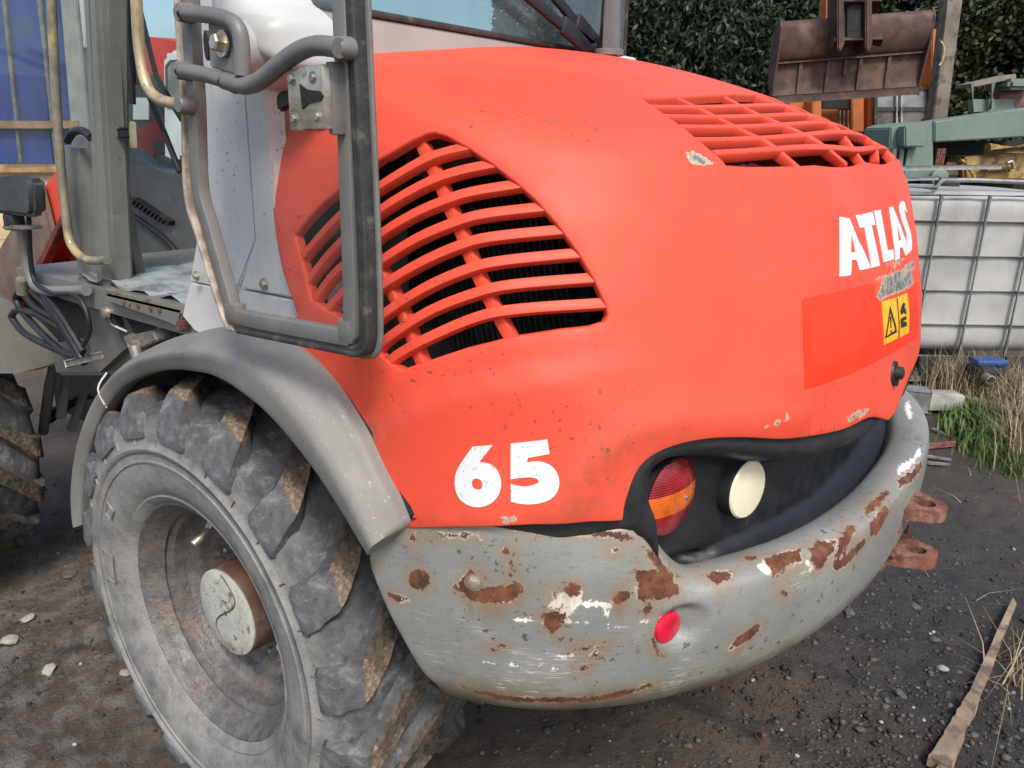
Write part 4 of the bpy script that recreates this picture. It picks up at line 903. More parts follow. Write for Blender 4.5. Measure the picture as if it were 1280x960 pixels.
# moulded white shroud with the hinge socket
def pillow(name, px, y, H, r, mat, parent=loader, step=.006):
    P3 = ats(px, 'y', y); poly = resample([(p.x, p.z) for p in P3], step); A = np.array(poly); lo, hi = A.min(0), A.max(0)
    G = np.stack([g.ravel() for g in np.meshgrid(np.arange(lo[0], hi[0], step), np.arange(lo[1], hi[1], step))], 1); G = G[inside(G, poly) & (segdist(G, poly) > step*.5)]
    pts = poly+[tuple(g) for g in G]; co, _, fa, *_r = delaunay_2d_cdt([Vector(p) for p in pts], [(k, (k+1) % len(poly)) for k in range(len(poly))], [], 0, 1e-7)
    UV = np.array([(p.x, p.y) for p in co]); h = H*np.sqrt(np.clip(1-(1-np.clip(segdist(UV, poly)/r, 0, 1))**2, 0, 1)); ok = [f for f in fa if inside(UV[list(f)].mean(0)[None], poly)[0]]
    V = [(a, y-hh, b) for (a, b), hh in zip(UV, h)]; n0 = len(poly); base = len(V); V += [(a, y+.05, b) for a, b in poly]; F_ = [tuple(f) for f in ok]; inv = {}
    near = lambda p: int(np.argmin(((UV-np.array(p))**2).sum(1)))
    ids = [near(p) for p in poly]
    for k in range(n0): F_.append((ids[k], ids[(k+1) % n0], base+(k+1) % n0, base+k))
    bm = BM(); bm.from_mesh(mesh(V, F_)); return obj(name, bm, mat, parent, auto=70)
shroud = pillow('hinge_shroud', sm2([(298, -60), (345, -60), (350, -8), (366, 8), (380, 24), (386, 48), (390, 84), (368, 100), (340, 108), (318, 111), (304, 98), (298, 60)], 4, True), .030, .062, .050, M_WHITE)
bm = BM(); hc_ = at(308, 60, 'y', -.022); lathe(bm, [(-.02, .030), (.004, .033), (.008, .030), (.004, .024), (-.015, .022)], hc_, (-.45, -1, 0), 28); obj('hinge_socket', bm, M_WHITE, shroud)
bm = BM(); lathe(bm, [(-.01, .023), (.012, .021), (.03, .018), (.05, .018)], hc_, (-.45, -1, 0), 20, cap1=True); obj('hinge_bush', bm, M_RUBBER, shroud)
# rear wall and rear window
XW = .19
bm = BM(); box(bm, (XW-.02, .665, 1.47), (.04, 1.21, .345), bev=.01); obj('cab_rear_wall', bm, simple('warm_grey_cab_paint', (.29, .275, .25), .45, var=.07, sc=6, bump=.05, bsc=200, dirt=(.2, .17, .13), damt=.38), loader)
bm = BM(); box(bm, (XW-.012, .66, 1.648), (.03, 1.16, .012), bev=.004); obj('window_seal', bm, M_RUBBER, loader)
bm = BM(); box(bm, (XW-.012, .66, 1.96), (.006, 1.15, .62)); obj('rear_window', bm, M_GLASS, loader, smooth=False)
bm = BM(); box(bm, (XW-.012, 1.242, 1.95), (.012, .014, .62), bev=.003); obj('cab_pillar', bm, M_RUBBER, loader)
bm = BM(); box(bm, (XW-.005, 1.225, 1.640), (.05, .08, .022), bev=.01); obj('cab_ledge', bm, M_PALE, loader)
bm = BM(); box(bm, (XW-.03, .15, 1.95), (.06, .10, .64), bev=.015); obj('cab_pillar', bm, M_CAB, loader)
bm = BM(); box(bm, (XW+.004, .62, 1.90), (.01, .09, .05)); box(bm, (XW+.004, .62, 1.80), (.012, .02, .16)); obj('window_catch', bm, M_BLACK, loader)
for (a, b, c_, d_) in (((642, -20), (742, 66), .010, .022), ((680, -20), (746, 60), .009, .016)):
    bm = BM(); p, q_ = at(*a, 'x', XW+.03), at(*b, 'x', XW+.03); bar(bm, p, q_, .022, .012, (1, 0, 0), .003); bar(bm, p.lerp(q_, .55)+Vector((.004, 0, 0)), q_+Vector((.004, 0, 0)), .040, .016, (1, 0, 0), .005)
    lathe(bm, [(0, .012), (.014, .012), (.018, .006)], p.lerp(q_, .93)+Vector((.012, 0, 0)), (1, 0, 0), 12, cap1=True); obj('wiper_arm', bm, M_BLACK, loader)
bm = BM(); e = at(761, 72, 'x', .27); tube(bm, [e+Vector((0, 0, -.15)), e+Vector((0, 0, .9))], .0305, 24); lathe(bm, [(0, .034), (.012, .034), (.014, .031)], e+Vector((0, 0, .004)), (0, 0, 1), 24); obj('exhaust_pipe', bm, M_FRAME, loader)
# cab shell beyond the opening
bm = BM(); box(bm, (-.42, .67, 2.42), (1.40, 1.28, .10), bev=.03); obj('unseen_cab_roof', bm, M_WHITE, loader)  # out of view; added to shade the cab interior
bm = BM(); box(bm, (-.40, .70, 1.085), (1.05, 1.16, .05)); obj('cab_floor', bm, M_CAB, loader)
for k, (px, yy, w1) in enumerate((((100, 109, 120, 132), .150, 0), ((107, 117, 126, 142), .140, 0), ((115, 130, 130, 138), .152, 0))):
    a, b, c_, d_ = px
    plate('cab_pillar', [(a, -70), (b, -70), (d_, 372), (c_, 372)], 'y', yy, (0, .05, 0), M_CAB, bev=.008)
front_cover = plate('cab_front_cover', [(72, 168), (103, 174), (114, 300), (130, 372), (146, 398), (166, 442), (126, 478), (112, 462), (104, 350), (86, 250)], 'y', .165, (0, .10, 0), M_CAB, bev=.022, auto=60)
# sill with rust holes, dark void below
sill = plate('door_sill', [(131, 364), (228, 386), (222, 410), (205, 398), (134, 378)], 'y', .10, (0, .10, 0), M_CAB, bev=.004)
bm = BM(); prism(bm, [at(133, 363, 'y', .10), at(234, 386, 'y', .10), at(236, 372, 'y', .22), at(150, 348, 'y', .22)], (0, 0, -.012)); obj('sill_top', bm, simple('dirty_sill', (.20, .18, .14), .8, var=.3, sc=30, bump=.5, bsc=80, dirt=(.07, .05, .035), damt=.5, dsc=30), loader)
for px in (154, 161, 172, 188, 199):
    bm = BM(); c_ = at(px, 378+(px-154)*.22, 'y', .098); lathe(bm, [(0, .0055), (.0015, .005), (.0016, .0005)], c_, (0, -1, 0), 10, cap1=True); obj('rust_pit', bm, M_RUST, sill)
bm = BM(); box(bm, (-.16, .40, .96), (.50, .30, .22)); obj('step_void', bm, M_DARK, loader)
bm = BM(); box(bm, (-.05, .88, .74), (1.3, .80, .32)); obj('chassis', bm, M_DARK, loader)
bm = BM(); box(bm, (-1.25, .80, .62), (1.3, .55, .45)); obj('front_chassis', bm, M_DARK, loader)
bm = BM(); tube(bm, [(0, .20, .51), (0, 1.56, .51)], .11, 20); obj('rear_axle', bm, M_DARK, loader)
bm = BM(); lathe(bm, [(0, .018), (.05, .018), (.052, .028), (.09, .028)], at(206, 402, 'y', .2), (0, 0, -1), 14, cap1=True); obj('drain_plug', bm, M_STEEL, loader)
plate('hinge_bracket', [(219, 400), (227, 403), (226, 416), (219, 412)], 'y', .095, (0, .02, 0), M_RUST)
plate('step_bracket', [(166, 418), (190, 413), (196, 426), (172, 438), (163, 432)], 'y', .12, (0, .05, 0), M_STEEL)
bm = BM(); tube(bm, [at(162, 420, 'y', .11), at(168, 433, 'y', .11), at(172, 446, 'y', .11)], .013, 12); obj('step_pin', bm, M_STEEL, loader)
# broken door edge with the white chipped lip and lock striker
pipe('door_lip', [(131, 362), (133, 372), (129, 384), (135, 392), (140, 405), (158, 414)], 'y', .128, .0026, M_WHITE, sm=3, n=8)
bm = BM(); lathe(bm, [(0, .013), (.01, .012), (.012, .006), (.012, .0005)], at(134, 391, 'y', .12), (0, -1, 0), 18, cap1=True); obj('striker', bm, M_ZINC, loader)
plate('striker_plate', [(127, 366), (136, 368), (140, 398), (146, 410), (136, 406), (128, 392)], 'y', .126, (0, .02, 0), M_BLACK)
# inside of the cab
MI = simple('grey_cab_lining', (.085, .092, .088), .6, var=.15, sc=7, bump=.15, bsc=120, dirt=(.16, .155, .14), damt=.42, dsc=10, speck=(.25, .25, .24))
dash = plate('dashboard', [(138, 184), (150, 190), (162, 203), (176, 210), (200, 213), (245, 217), (270, 380), (140, 380)], 'y', .62, (0, .12, 0), MI, bev=.02, auto=60)
plate('vent_grille', [(158, 248), (167, 247), (212, 277), (209, 282), (162, 256)], 'y', .60, (0, .03, 0), M_BLACK, dash, bev=.002)
for k in range(9):
    t = (k+.5)/9; x0, y0 = 164+t*42, 250+t*27; bm = BM(); bar(bm, at(x0-1.5, y0+4, 'y', .597), at(x0+2, y0-1.5, 'y', .597), .004, .008, (0, 1, 0)); obj('vent_fin', bm, M_FIN, dash)
pipe('dash_edge', [(152, 262), (170, 272), (198, 292), (215, 308), (224, 328), (226, 350)], 'y', .61, .008, M_BLACK, dash)
bm = BM(); rs = np.random.RandomState(3); g = []
for j in range(9):
    g.append([bm.verts.new(Vector((-.62+.56*i/16+.05*j/8, .13+.36*j/8, 1.118+.006*math.sin(i*1.7+j)+.012*rs.rand()+(.05*max(0, (i-11)/5)**1.5*(j/8))))) for i in range(17)])
for j in range(8):
    for i in range(16): bm.faces.new((g[j][i], g[j][i+1], g[j+1][i+1], g[j+1][i]))
obj('floor_mat', bm, simple('grey_plastic_sheet', (.30, .33, .33), .3, var=.25, sc=14, bump=.3, bsc=40, dirt=(.12, .12, .11), damt=.5), loader, auto=80)
plate('seat', [(218, 195), (260, 190), (262, 225), (226, 222)], 'y', .55, (0, .3, 0), M_BLACK, bev=.01)
kp = plate('key_plate', [(145, 152), (150, 148), (162, 153), (164, 186), (148, 189), (144, 180)], 'y', .20, (0, .015, 0), simple('khaki_plate', (.34, .335, .22), .5), bev=.002)
bm = BM(); c_ = at(152, 168, 'y', .195); lathe(bm, [(0, .012), (.02, .012), (.025, .009)], c_, (0, -1, 0), 14, cap1=True); bar(bm, c_+Vector((.0, -.02, 0)), c_+Vector((.055, -.022, .004)), .012, .016, bev=.003); obj('key_knob', bm, M_BLACK, kp)
bm = BM(); bar(bm, (-1.05, .55, 1.4), (-.98, .55, 2.4), .012, 1.0, (0, 1, 0)); 
obj('windscreen_frame', BM(), M_BLACK, loader) if False else bm.free()
bm = BM(); box(bm, (-1.06, .72, 1.9), (.006, 1.06, 1.1)); obj('windscreen', bm, M_GLASS, loader, smooth=False)
bm = BM(); box(bm, (-.45, 1.25, 1.75), (1.2, .006, 1.2)); obj('side_window', bm, M_GLASS, loader, smooth=False)
for nm, px, yv, r in (('wiper_linkage', [(140, -10), (150, 20), (166, 70), (173, 105)], .52, .010), ('wiper_blade', [(158, -5), (162, 62), (166, 130)], .50, .009), ('wiper_motor_arm', [(170, -8), (196, 98), (228, 150)], .66, .009), ('wiper_rod', [(181, 108), (205, 165), (225, 215)], .64, .009)):
    pipe(nm, px, 'y', yv, r, M_BLACK, sm=0, n=8)
plate('wiper_bracket', [(136, -10), (163, -10), (164, 14), (154, 14), (150, 28), (143, 18)], 'y', .51, (0, .03, 0), M_BLACK)

# door folded back against the body
YD = -.062
door = bpy.data.objects.new('door', None); C.objects.link(door); door.parent = loader; door.location = Vector((.3, YD, 1.2))-loader.location
inner = [(234, -70), (241, 60), (246, 130), (250, 232), (262, 280), (285, 362), (292, 386), (306, 397), (424, 419), (438, 419), (442, 406), (440, 300), (434, 120), (427, -70)]
ctr_px = crom([(a, b, 0) for a, b in inner], 4); pts = [at(p.x, p.y, 'y', YD) for p in ctr_px]
bm = BM(); sweep(bm, pts, rsec(.021, .017, .0018, 2), lambda i: (0, -1, 0)); frame_ = obj('door_frame', bm, M_FRAME, door, auto=45)
outer_px = [(224, -70), (231, 60), (236, 130), (239, 240), (252, 290), (286, 398), (297, 409), (420, 433), (446, 437), (458, 434), (462, 424), (463, 405), (461, 330), (455, 200), (441, -70)]
po = [at(p.x, p.y, 'y', YD-.002) for p in crom([(a-(9 if a > 440 else 2), b-(1 if b > 300 else 0), 0) for a, b in outer_px[6:]], 5)]
for k, (dx, dz, w_, h_, m) in enumerate(((.003, .001, .010, .022, M_RUBBER), (.010, -.004, .008, .022, M_RUBBER), (.014, -.008, .011, .006, M_FRAME))):
    bm = BM(); pp = [p+Vector((dx, (.006, .004, .013)[k], dz)) for p in po]; sweep(bm, pp, rsec(w_, h_, .0025, 2), lambda i: (0, -1, 0)); obj('door_seal' if m is M_RUBBER else 'door_edge_strip', bm, m, door, auto=45)
pl = [at(p.x, p.y, 'y', YD+.004) for p in crom([(a, b, 0) for a, b in outer_px[:7]], 5)]
bm = BM(); sweep(bm, pl, rsec(.007, .022, .002, 2), lambda i: (0, -1, 0)); obj('door_edge_strip', bm, simple('chipped_frame_edge', (.34, .29, .23), .55, var=.4, sc=40, bump=.3, bsc=160), door, auto=45)
bm = BM(); gp = [at(p.x, p.y, 'y', YD+.006) for p in crom([(a, b, 0) for a, b in inner], 2)]; prism(bm, gp, (0, .005, 0)); obj('door_glass', bm, M_CLEAR, door, smooth=False)
YR = YD-.030
for px, py, sx, sz in ((437, 413, .026, .030), (294, 389, .030, .026)):
    bm = BM(); box(bm, at(px, py, 'y', YD), (sx, .0180, sz), bev=.003); obj('frame_corner', bm, M_FRAME, door)
pipe('door_rail', [(226, 88), (255, 93), (282, 101), (296, 108)], 'y', YR, .0095, M_FRAME, door); pipe('door_rail', [(229, 16), (262, 19), (286, 25), (298, 36), (302, 56), (303, 94)], 'y', YR, .0095, M_FRAME, door)
pipe('door_rail', [(281, 101), (306, 107), (326, 100), (352, 79), (374, 64), (396, 57), (424, 60)], 'y', YR, .0105, M_FRAME, door)
for px, py in ((229, 16), (226, 88), (427, 60), (229, 131)):
    bm = BM(); c_ = at(px, py, 'y', YD-.020); lathe(bm, [(-.012, .0125), (.004, .0115), (.008, .0095)], c_, (0, -1, 0), 16, cap1=True); obj('rail_weld', bm, M_FRAME, door)
plate('rail_bracket', [(259, 22), (270, 24), (290, 30), (300, 44), (301, 96), (262, 84)], 'y', YR+.004, (0, .008, 0), M_FRAME, door, bev=.002)
bm = BM(); bolt(bm, at(279, 55, 'y', YR+.002), (-.1, -1, .1), .0105, .014); obj('rail_nut', bm, M_ZINC, door)
pipe('worn_rail', [(168, -60), (172, 30), (177, 80), (186, 112), (204, 126), (232, 131)], 'y', YD-.02, .0076, M_WRAIL, door)
# latch: folded zinc box with a lever
a0 = at(392, 123, 'y', YD-.018); bm = BM(); box(bm, a0+Vector((.018, .0, 0)), (.040, .034, .066), bev=.002); box(bm, a0+Vector((-.018, .004, -.002)), (.028, .030, .066), bev=.0025)
latch = obj('door_latch', bm, M_ZINC, door, auto=40)
bm = BM(); prism(bm, [a0+Vector(v) for v in ((.0, -.0185, .014), (.012, -.0185, .008), (.034, -.0185, .006), (.038, -.0185, .001), (.034, -.0185, -.004), (.014, -.0185, -.006), (.002, -.0185, -.012))], (0, .004, 0)); obj('latch_slot', bm, M_DARK, latch)
for dx, dz in ((-.022, .020), (-.022, -.022), (.022, .020), (.026, -.020)):
    bm = BM(); bolt(bm, a0+Vector((dx, -.0165 if dx > 0 else -.011, dz)), (0, -1, 0), .0045, .004); obj('latch_screw', bm, M_STEEL, latch)
plate('latch_lever', [(344, 117), (349, 114), (364, 112), (368, 126), (356, 128), (353, 138), (346, 140), (344, 130)], 'y', YD-.014, (0, .012, 0), M_BLACK, door, bev=.003)
bm = BM(); box(bm, at(424, 124, 'y', YD-.012), (.010, .026, .075), bev=.002); obj('latch_plate', bm, M_FRAME, door)

# rails and front end
pipe('grab_rail', [(62, -60), (67, 60), (74, 180), (84, 285), (93, 312), (110, 325), (134, 325)], 'y', .12, .0095, simple('brassy_grey_rail', (.25, .23, .17), .4, .3, var=.3, sc=18, bump=.1, dirt=(.50, .36, .17), damt=.48, dsc=9), sm=8)
pipe('cab_hose', [(84, 176), (92, 165), (104, 164), (114, 172)], 'y', .15, .009, M_HOSE)
lamp = bpy.data.objects.new('front_indicator', None); C.objects.link(lamp); lamp.parent = loader; lamp.location = at(20, 250, 'y', .06)-loader.location
bm = BM(); prism(bm, ats([(-14, 221), (30, 219), (37, 226), (39, 268), (34, 272), (-14, 266)], 'y', .05), (0, .035, 0), .010); obj('lamp_body', bm, simple('sooty_lamp_plastic', (.045, .050, .050), .5, bump=.2, dirt=(.12, .12, .11), damt=.45), lamp, auto=60)
bm = BM(); box(bm, at(18, 277, 'y', .07), (.045, .035, .04), bev=.008); obj('lamp_socket', bm, M_BLACK, lamp)
plate('lamp_bracket', [(2, 281), (24, 283), (26, 288), (4, 288)], 'y', .05, (0, .05, 0), M_STEEL, lamp)
pipe('lamp_pole', [(26, 280), (32, 315), (40, 350), (52, 362), (75, 364), (108, 363)], 'y', .10, .0125, M_CAB, lamp)
pipe('lamp_cable', [(36, 270), (38, 320), (44, 352), (66, 366), (92, 368), (106, 384), (112, 412), (104, 432)], 'y', .09, .0055, M_HOSE, lamp)
bm = BM(); lathe(bm, [(0, .040), (.008, .038), (.009, .0005)], at(108, 366, 'y', .145), (0, -1, .1), 24, cap1=True); obj('pole_flange', bm, M_CAB, lamp)
for px in ([(30, 358), (20, 372), (30, 392), (56, 420), (92, 452)], [(38, 362), (60, 384), (84, 420), (100, 452)], [(46, 356), (68, 390), (90, 425), (106, 455)], [(56, 366), (80, 400), (104, 440)], [(14, 396), (22, 388), (48, 394), (76, 410)], [(14, 396), (30, 416), (64, 434), (94, 446)], [(24, 360), (44, 384), (76, 404), (100, 446)]):
    pipe('hydraulic_hose', px, 'y', .10, .0085, M_HOSE, sm=8)
bm = BM(); bar(bm, at(88, 454, 'y', .08), at(122, 446, 'y', .08), .02, .014, bev=.003); obj('hose_clamp', bm, M_STEEL, loader)
bm = BM(); lathe(bm, [(-.02, .014), (.02, .014)], at(28, 358, 'y', .095), (.3, 0, .9), 12, cap0=True, cap1=True); obj('hose_fitting', bm, M_ZINC, loader)
# lift arm and front frame, in faded orange
XA = -1.55
plate('lift_arm', [(78, 200), (86, 262), (40, 350), (10, 430), (-30, 430), (-30, 380), (20, 318), (52, 238)], 'y', .50, (0, .09, 0), M_ORANGE, bev=.006)
plate('lift_arm_side', [(48, 228), (66, 300), (36, 360), (-30, 420), (-30, 360)], 'y', .47, (0, .02, 0), simple('muddy_arm_plate', (.135, .095, .075), .75, var=.35, sc=9, bump=.3, dirt=(.30, .07, .04), damt=.4, dsc=11), bev=.003)
plate('arm_edge', [(80, 258), (83, 268), (40, 358), (34, 352)], 'y', .44, (0, .03, 0), simple('maroon_paint', (.16, .03, .022), .6), bev=.003)
plate('front_frame', [(58, 290), (76, 300), (92, 340), (96, 360), (48, 360), (44, 330)], 'y', .60, (0, .2, 0), M_ORANGE)
plate('cross_member', [(60, 302), (96, 300), (98, 312), (62, 314)], 'y', .56, (0, .1, 0), M_ORANGE, bev=.004)
pipe('lift_cylinder', [(40, 352), (64, 349), (98, 345)], 'y', .52, .026, M_ORANGE, sm=0, n=16)
pipe('lift_cylinder', [(56, 364), (78, 358), (104, 354)], 'y', .48, .022, M_ORANGE, sm=0, n=16)
bm = BM(); box(bm, at(66, 334, 'y', .55), (.07, .07, .05), bev=.01); obj('valve_block', bm, M_BLACK, loader)
plate('front_fender', [(-60, 366), (2, 372), (24, 382), (52, 402), (72, 424), (84, 442), (78, 455), (60, 462), (20, 467), (-60, 472)], 'x', -1.08, (-.55, .02, .03), M_GREY, bev=.012, auto=60)
plate('fender_stay', [(60, 430), (112, 440), (126, 470), (70, 470)], 'y', .22, (0, .1, 0), M_CAB, bev=.01)
for px in ([(70, 440), (62, 480), (54, 540)], [(86, 450), (76, 520)], [(112, 470), (90, 535)]):
    pipe('frame_strut', px, 'y', .30, .016, M_CAB, sm=0)
pipe('steering_cylinder', [(60, 520), (120, 486)], 'y', .42, .03, M_DARK, sm=0, n=14)
# ------------------------------------------------------------------ background of the yard
FH = Vector((-math.cos(YAW), math.sin(YAW), 0)); RH = Vector((math.sin(YAW), math.cos(YAW), 0)); ZZ = Vector((0, 0, 1))
def atd(px, py, D):
    d = Vector(ray(px, py)); return Vector(CAM)+d*(D/d.dot(FH))
def thing(name, label, cat, px, D, group=None):
    p = atd(px, 300, D); return root(name, label, cat, (p.x, p.y, 0), group)
def fplate(name, px, D, dep, mat, parent, bev=.004, auto=35):
    bm = BM(); prism(bm, [atd(a, b, D) for a, b in px], FH*dep, bev); return obj(name, bm, mat, parent, auto=auto)
def fbox(name, x0, y0, x1, y1, D, dep, mat, parent, bev=.004):
    return fplate(name, [(x0, y0), (x1, y0), (x1, y1), (x0, y1)], D, dep, mat, parent, bev)
def fpipe(name, px, D, r, mat, parent, sm=4, n=10):
    bm = BM(); tube(bm, [atd(p[0], p[1], p[2] if len(p) > 2 else D) for p in px], r, n, smooth=sm); return obj(name, bm, mat, parent, auto=50)
# ---- intermediate bulk container: bottle in a tube cage
def tank_mat():
    t = NT('milky_tank_plastic'); c = t.mix(t.ramp(t.noise(2.2, 5), .35, .65), (.27, .27, .26), (.36, .36, .345))
    c = t.mix(t.ramp(t.noise(5, 7, .7, t.scale((1, 1, .35))), .5, .78, 0, .55), c, (.20, .19, .165)); c = t.mix(t.ramp(t.noise(9, 7, .7), .62, .76, 0, .55), c , (.15, .125, .09))
    t.bump(t.noise(6, 4), .3, .02); return t.out(c, .42, 0, Specular_IOR_Level=.3)
M_TANK = tank_mat()
DI = 4.74; ibc = thing('liquid_tank', 'dirty white plastic liquid tank in a grey tube cage beside the loader tail', 'tank', 1250, DI)
TL_ = atd(1112, 246, DI); BL_ = atd(1112, 475, DI); ibw = 1.20
def ip(a, z, d=0): return Vector((TL_.x, TL_.y, 0))+RH*a+FH*d+ZZ*z
bm = BM(); box(bm, ip(ibw/2, .665, .50), (ibw-.07, .93, .98), (RH, FH, ZZ), .09, 4)
bmesh.ops.subdivide_edges(bm, edges=[e for e in bm.edges if e.calc_length() > .3], cuts=14, use_grid_fill=True)
for v in bm.verts:
    l = v.co-ip(0, 0); a = l.dot(RH); z = v.co.z
    if l.dot(FH) < .25:                        # blow-moulded panels bulging between the bars
        v.co -= FH*(.011*abs(math.sin(a*math.pi/.2975+.1))**.7*abs(math.sin((z-.14)*math.pi/.27))**.6)
    if z > 1.0: v.co.z += .03*math.cos((a-ibw/2)*2.2)*math.cos((l.dot(FH)-.5)*2)
obj('tank_bottle', bm, M_TANK, ibc, auto=50)
M_GALV = simple('galvanised_tube', (.20, .205, .20), .5, .35, var=.25, sc=20, bump=.2, dirt=(.10, .085, .065), damt=.4)
zs = [.155, .36, .575, .79, 1.00, 1.155]
for z in zs:
    bm = BM(); c_ = [ip(.02, z, .02), ip(ibw-.02, z, .02)]; tube(bm, c_, .0105, 8); obj('cage_tube', bm, M_GALV, ibc)
    bm = BM(); tube(bm, [ip(.02, z, .02), ip(.02, z, .98)], .0105, 8); obj('cage_tube', bm, M_GALV, ibc)
for k in range(9):
    a = .02+k*(ibw-.04)/8
    if k % 2 == 0:
        bm = BM(); tube(bm, [ip(a, .10, 0), ip(a, 1.16, 0)], .0115, 8); obj('cage_tube', bm, M_GALV, ibc)
bm = BM(); tube(bm, [ip(0, 1.20, .10), ip(.30, 1.195, .06), ip(.36, 1.235, .12), ip(.55, 1.24, .12), ip(1.18, 1.225, .12)], .014, 8); obj('cage_rail', bm, M_GALV, ibc)
bm = BM(); bar(bm, ip(.02, 1.215, .45), ip(.50, 1.235, .45), .05, .02, bev=.004); obj('cage_strap', bm, M_GALV, ibc)
bm = BM(); bar(bm, ip(-.02, 1.26, .98), ip(1.2, 1.30, .95), .04, .03, bev=.004); obj('cage_rail', bm, M_GALV, ibc)
for a in (.02, .60, 1.16):
    bm = BM(); box(bm, ip(a, .06, .05), (.10, .14, .12), (RH, FH, ZZ), .01); obj('pallet_block', bm, M_BLACK, ibc)
bm = BM(); bar(bm, ip(-.05, .015, .02), ip(1.25, .015, .02), .12, .025, bev=.005); obj('pallet_runner', bm, M_GALV, ibc)
bm = BM(); lathe(bm, [(0, .075), (.06, .075), (.075, .06)], ip(.60, 1.16, .5), ZZ, 28, cap1=True); obj('tank_lid', bm, M_BLACK, ibc)
for x0 in (1150, 1258): fbox('dark_plate', x0, 446, x0+32, 474, DI-.03, .02, M_RUBBER, ibc)
# scrap motor with a blue cover standing under the tank edge
mot = thing('scrap_motor', 'old black electric motor with a blue cover lying in the grass before the tank', 'motor', 1230, 4.5)
mc = atd(1232, 466, 4.5); bm = BM(); lathe(bm, [(-.10, .055), (-.09, .075), (.09, .075), (.10, .055)], mc, RH+FH*.3, 20, cap0=True, cap1=True); obj('motor_body', bm, M_BLACK, mot)
bm = BM(); box(bm, mc+Vector((0, 0, .075)), (.19, .12, .04), (RH, FH, ZZ), .015); obj('motor_cover', bm, simple('faded_blue_cover', (.018, .055, .17), .4), mot)
bm = BM(); lathe(bm, [(0, .03), (.06, .03), (.062, .022), (.02, .02)], mc-FH*.10-RH*.06, -FH, 20); obj('pipe_stub', bm, M_STEEL, mot)
# ---- green crane carrier with its yellow engine
M_GREEN = simple('weathered_green_paint', (.125, .172, .138), .6, var=.12, sc=3, bump=.15, bsc=60, dirt=(.10, .13, .11), damt=.42, dsc=6, speck=(.10, .06, .04))
M_YEL = simple('oily_yellow_engine', (.30, .19, .055), .55, var=.35, sc=12, bump=.3, bsc=60, dirt=(.05, .04, .025), damt=.5, dsc=9)
DC = 6.6; crane = thing('old_crane', 'weathered pale green crane with exposed yellow engine standing behind the tank', 'crane', 1200, DC)
fplate('crane_beam', [(1168, 152), (1215, 145), (1300, 133), (1300, 170), (1168, 178)], DC, .35, M_GREEN, crane, .01)
fplate('crane_head', [(1113, 160), (1125, 155), (1167, 151), (1167, 226), (1140, 226), (1110, 226)], DC+.02, .5, M_GREEN, crane, .01)
fbox('control_box', 1131, 158, 1157, 184, DC-.12, .14, M_GREEN, crane, .012)
for x0 in (1113, 1122, 1131): fplate('crane_leg', [(x0+4, 186), (x0+9, 186), (x0+4, 230), (x0-3, 230)], DC-.03, .05, M_GREEN, crane)
for x0 in (1119, 1128): fplate('leg_slot', [(x0+2, 188), (x0+4, 188), (x0-1, 228), (x0-4, 228)], DC+.005, .03, M_DARK, crane, .001)
fbox('engine_bay', 1168, 176, 1310, 240, DC+.40, .1, M_DARK, crane)
fplate('engine_block', [(1205, 196), (1300, 190), (1300, 226), (1205, 226)], DC+.10, .28, M_YEL, crane, .02)
fpipe('exhaust_drum', [(1234, 187), (1300, 182)], DC+.05, .055, M_YEL, crane, 0, 16); fpipe('intake_pipe', [(1226, 212), (1258, 209), (1262, 204), (1264, 214)], DC+.06, .022, M_YEL, crane)
fpipe('coolant_hose', [(1200, 200), (1208, 205), (1218, 222)], DC+.06, .014, M_YEL, crane); fbox('alternator', 1182, 203, 1200, 222, DC+.10, .2, simple('oily_brown_part', (.09, .055, .035), .6), crane, .02)
bm = BM(); [box(bm, atd(1169+k*2.2, 206, DC+.03), (.008, .02, .26), (RH, FH, ZZ)) for k in range(5)]; tag(obj('radiator_guard', bm, M_RUST, crane, smooth=False), kind='stuff')
fpipe('chrome_elbow', [(1258, 205), (1265, 202), (1267, 211)], DC+.0, .016, M_STEEL, crane)
bm = BM(); lathe(bm, [(0, .07), (.05, .07), (.06, .05)], atd(1171, 221, DC-.05), -FH, 18, cap1=True); obj('pulley', bm, M_GREEN, crane)
# cab frame of the crane further back
fpipe('cab_post', [(1214, 104), (1218, 140)], DC+.9, .022, M_GREEN, crane, 0, 8); fpipe('cab_post', [(1240, 104), (1240, 136)], DC+.9, .028, M_GREEN, crane, 0, 8)
fplate('cab_roof_beam', [(1216, 104), (1270, 92), (1271, 98), (1217, 109)], DC+.9, .3, simple('grey_weathered_wood', (.17, .15, .13), .8), crane)
fbox('cab_side', 1217, 124, 1268, 140, DC+.95, .1, M_GREEN, crane); fbox('roof_tank', 1262, 98, 1300, 112, DC+.8, .4, M_GREEN, crane, .03); fbox('cab_back', 1250, 112, 1300, 142, DC+1.0, .1, simple('dark_reddish_cab', (.13, .06, .05), .6, var=.4, sc=20), crane)
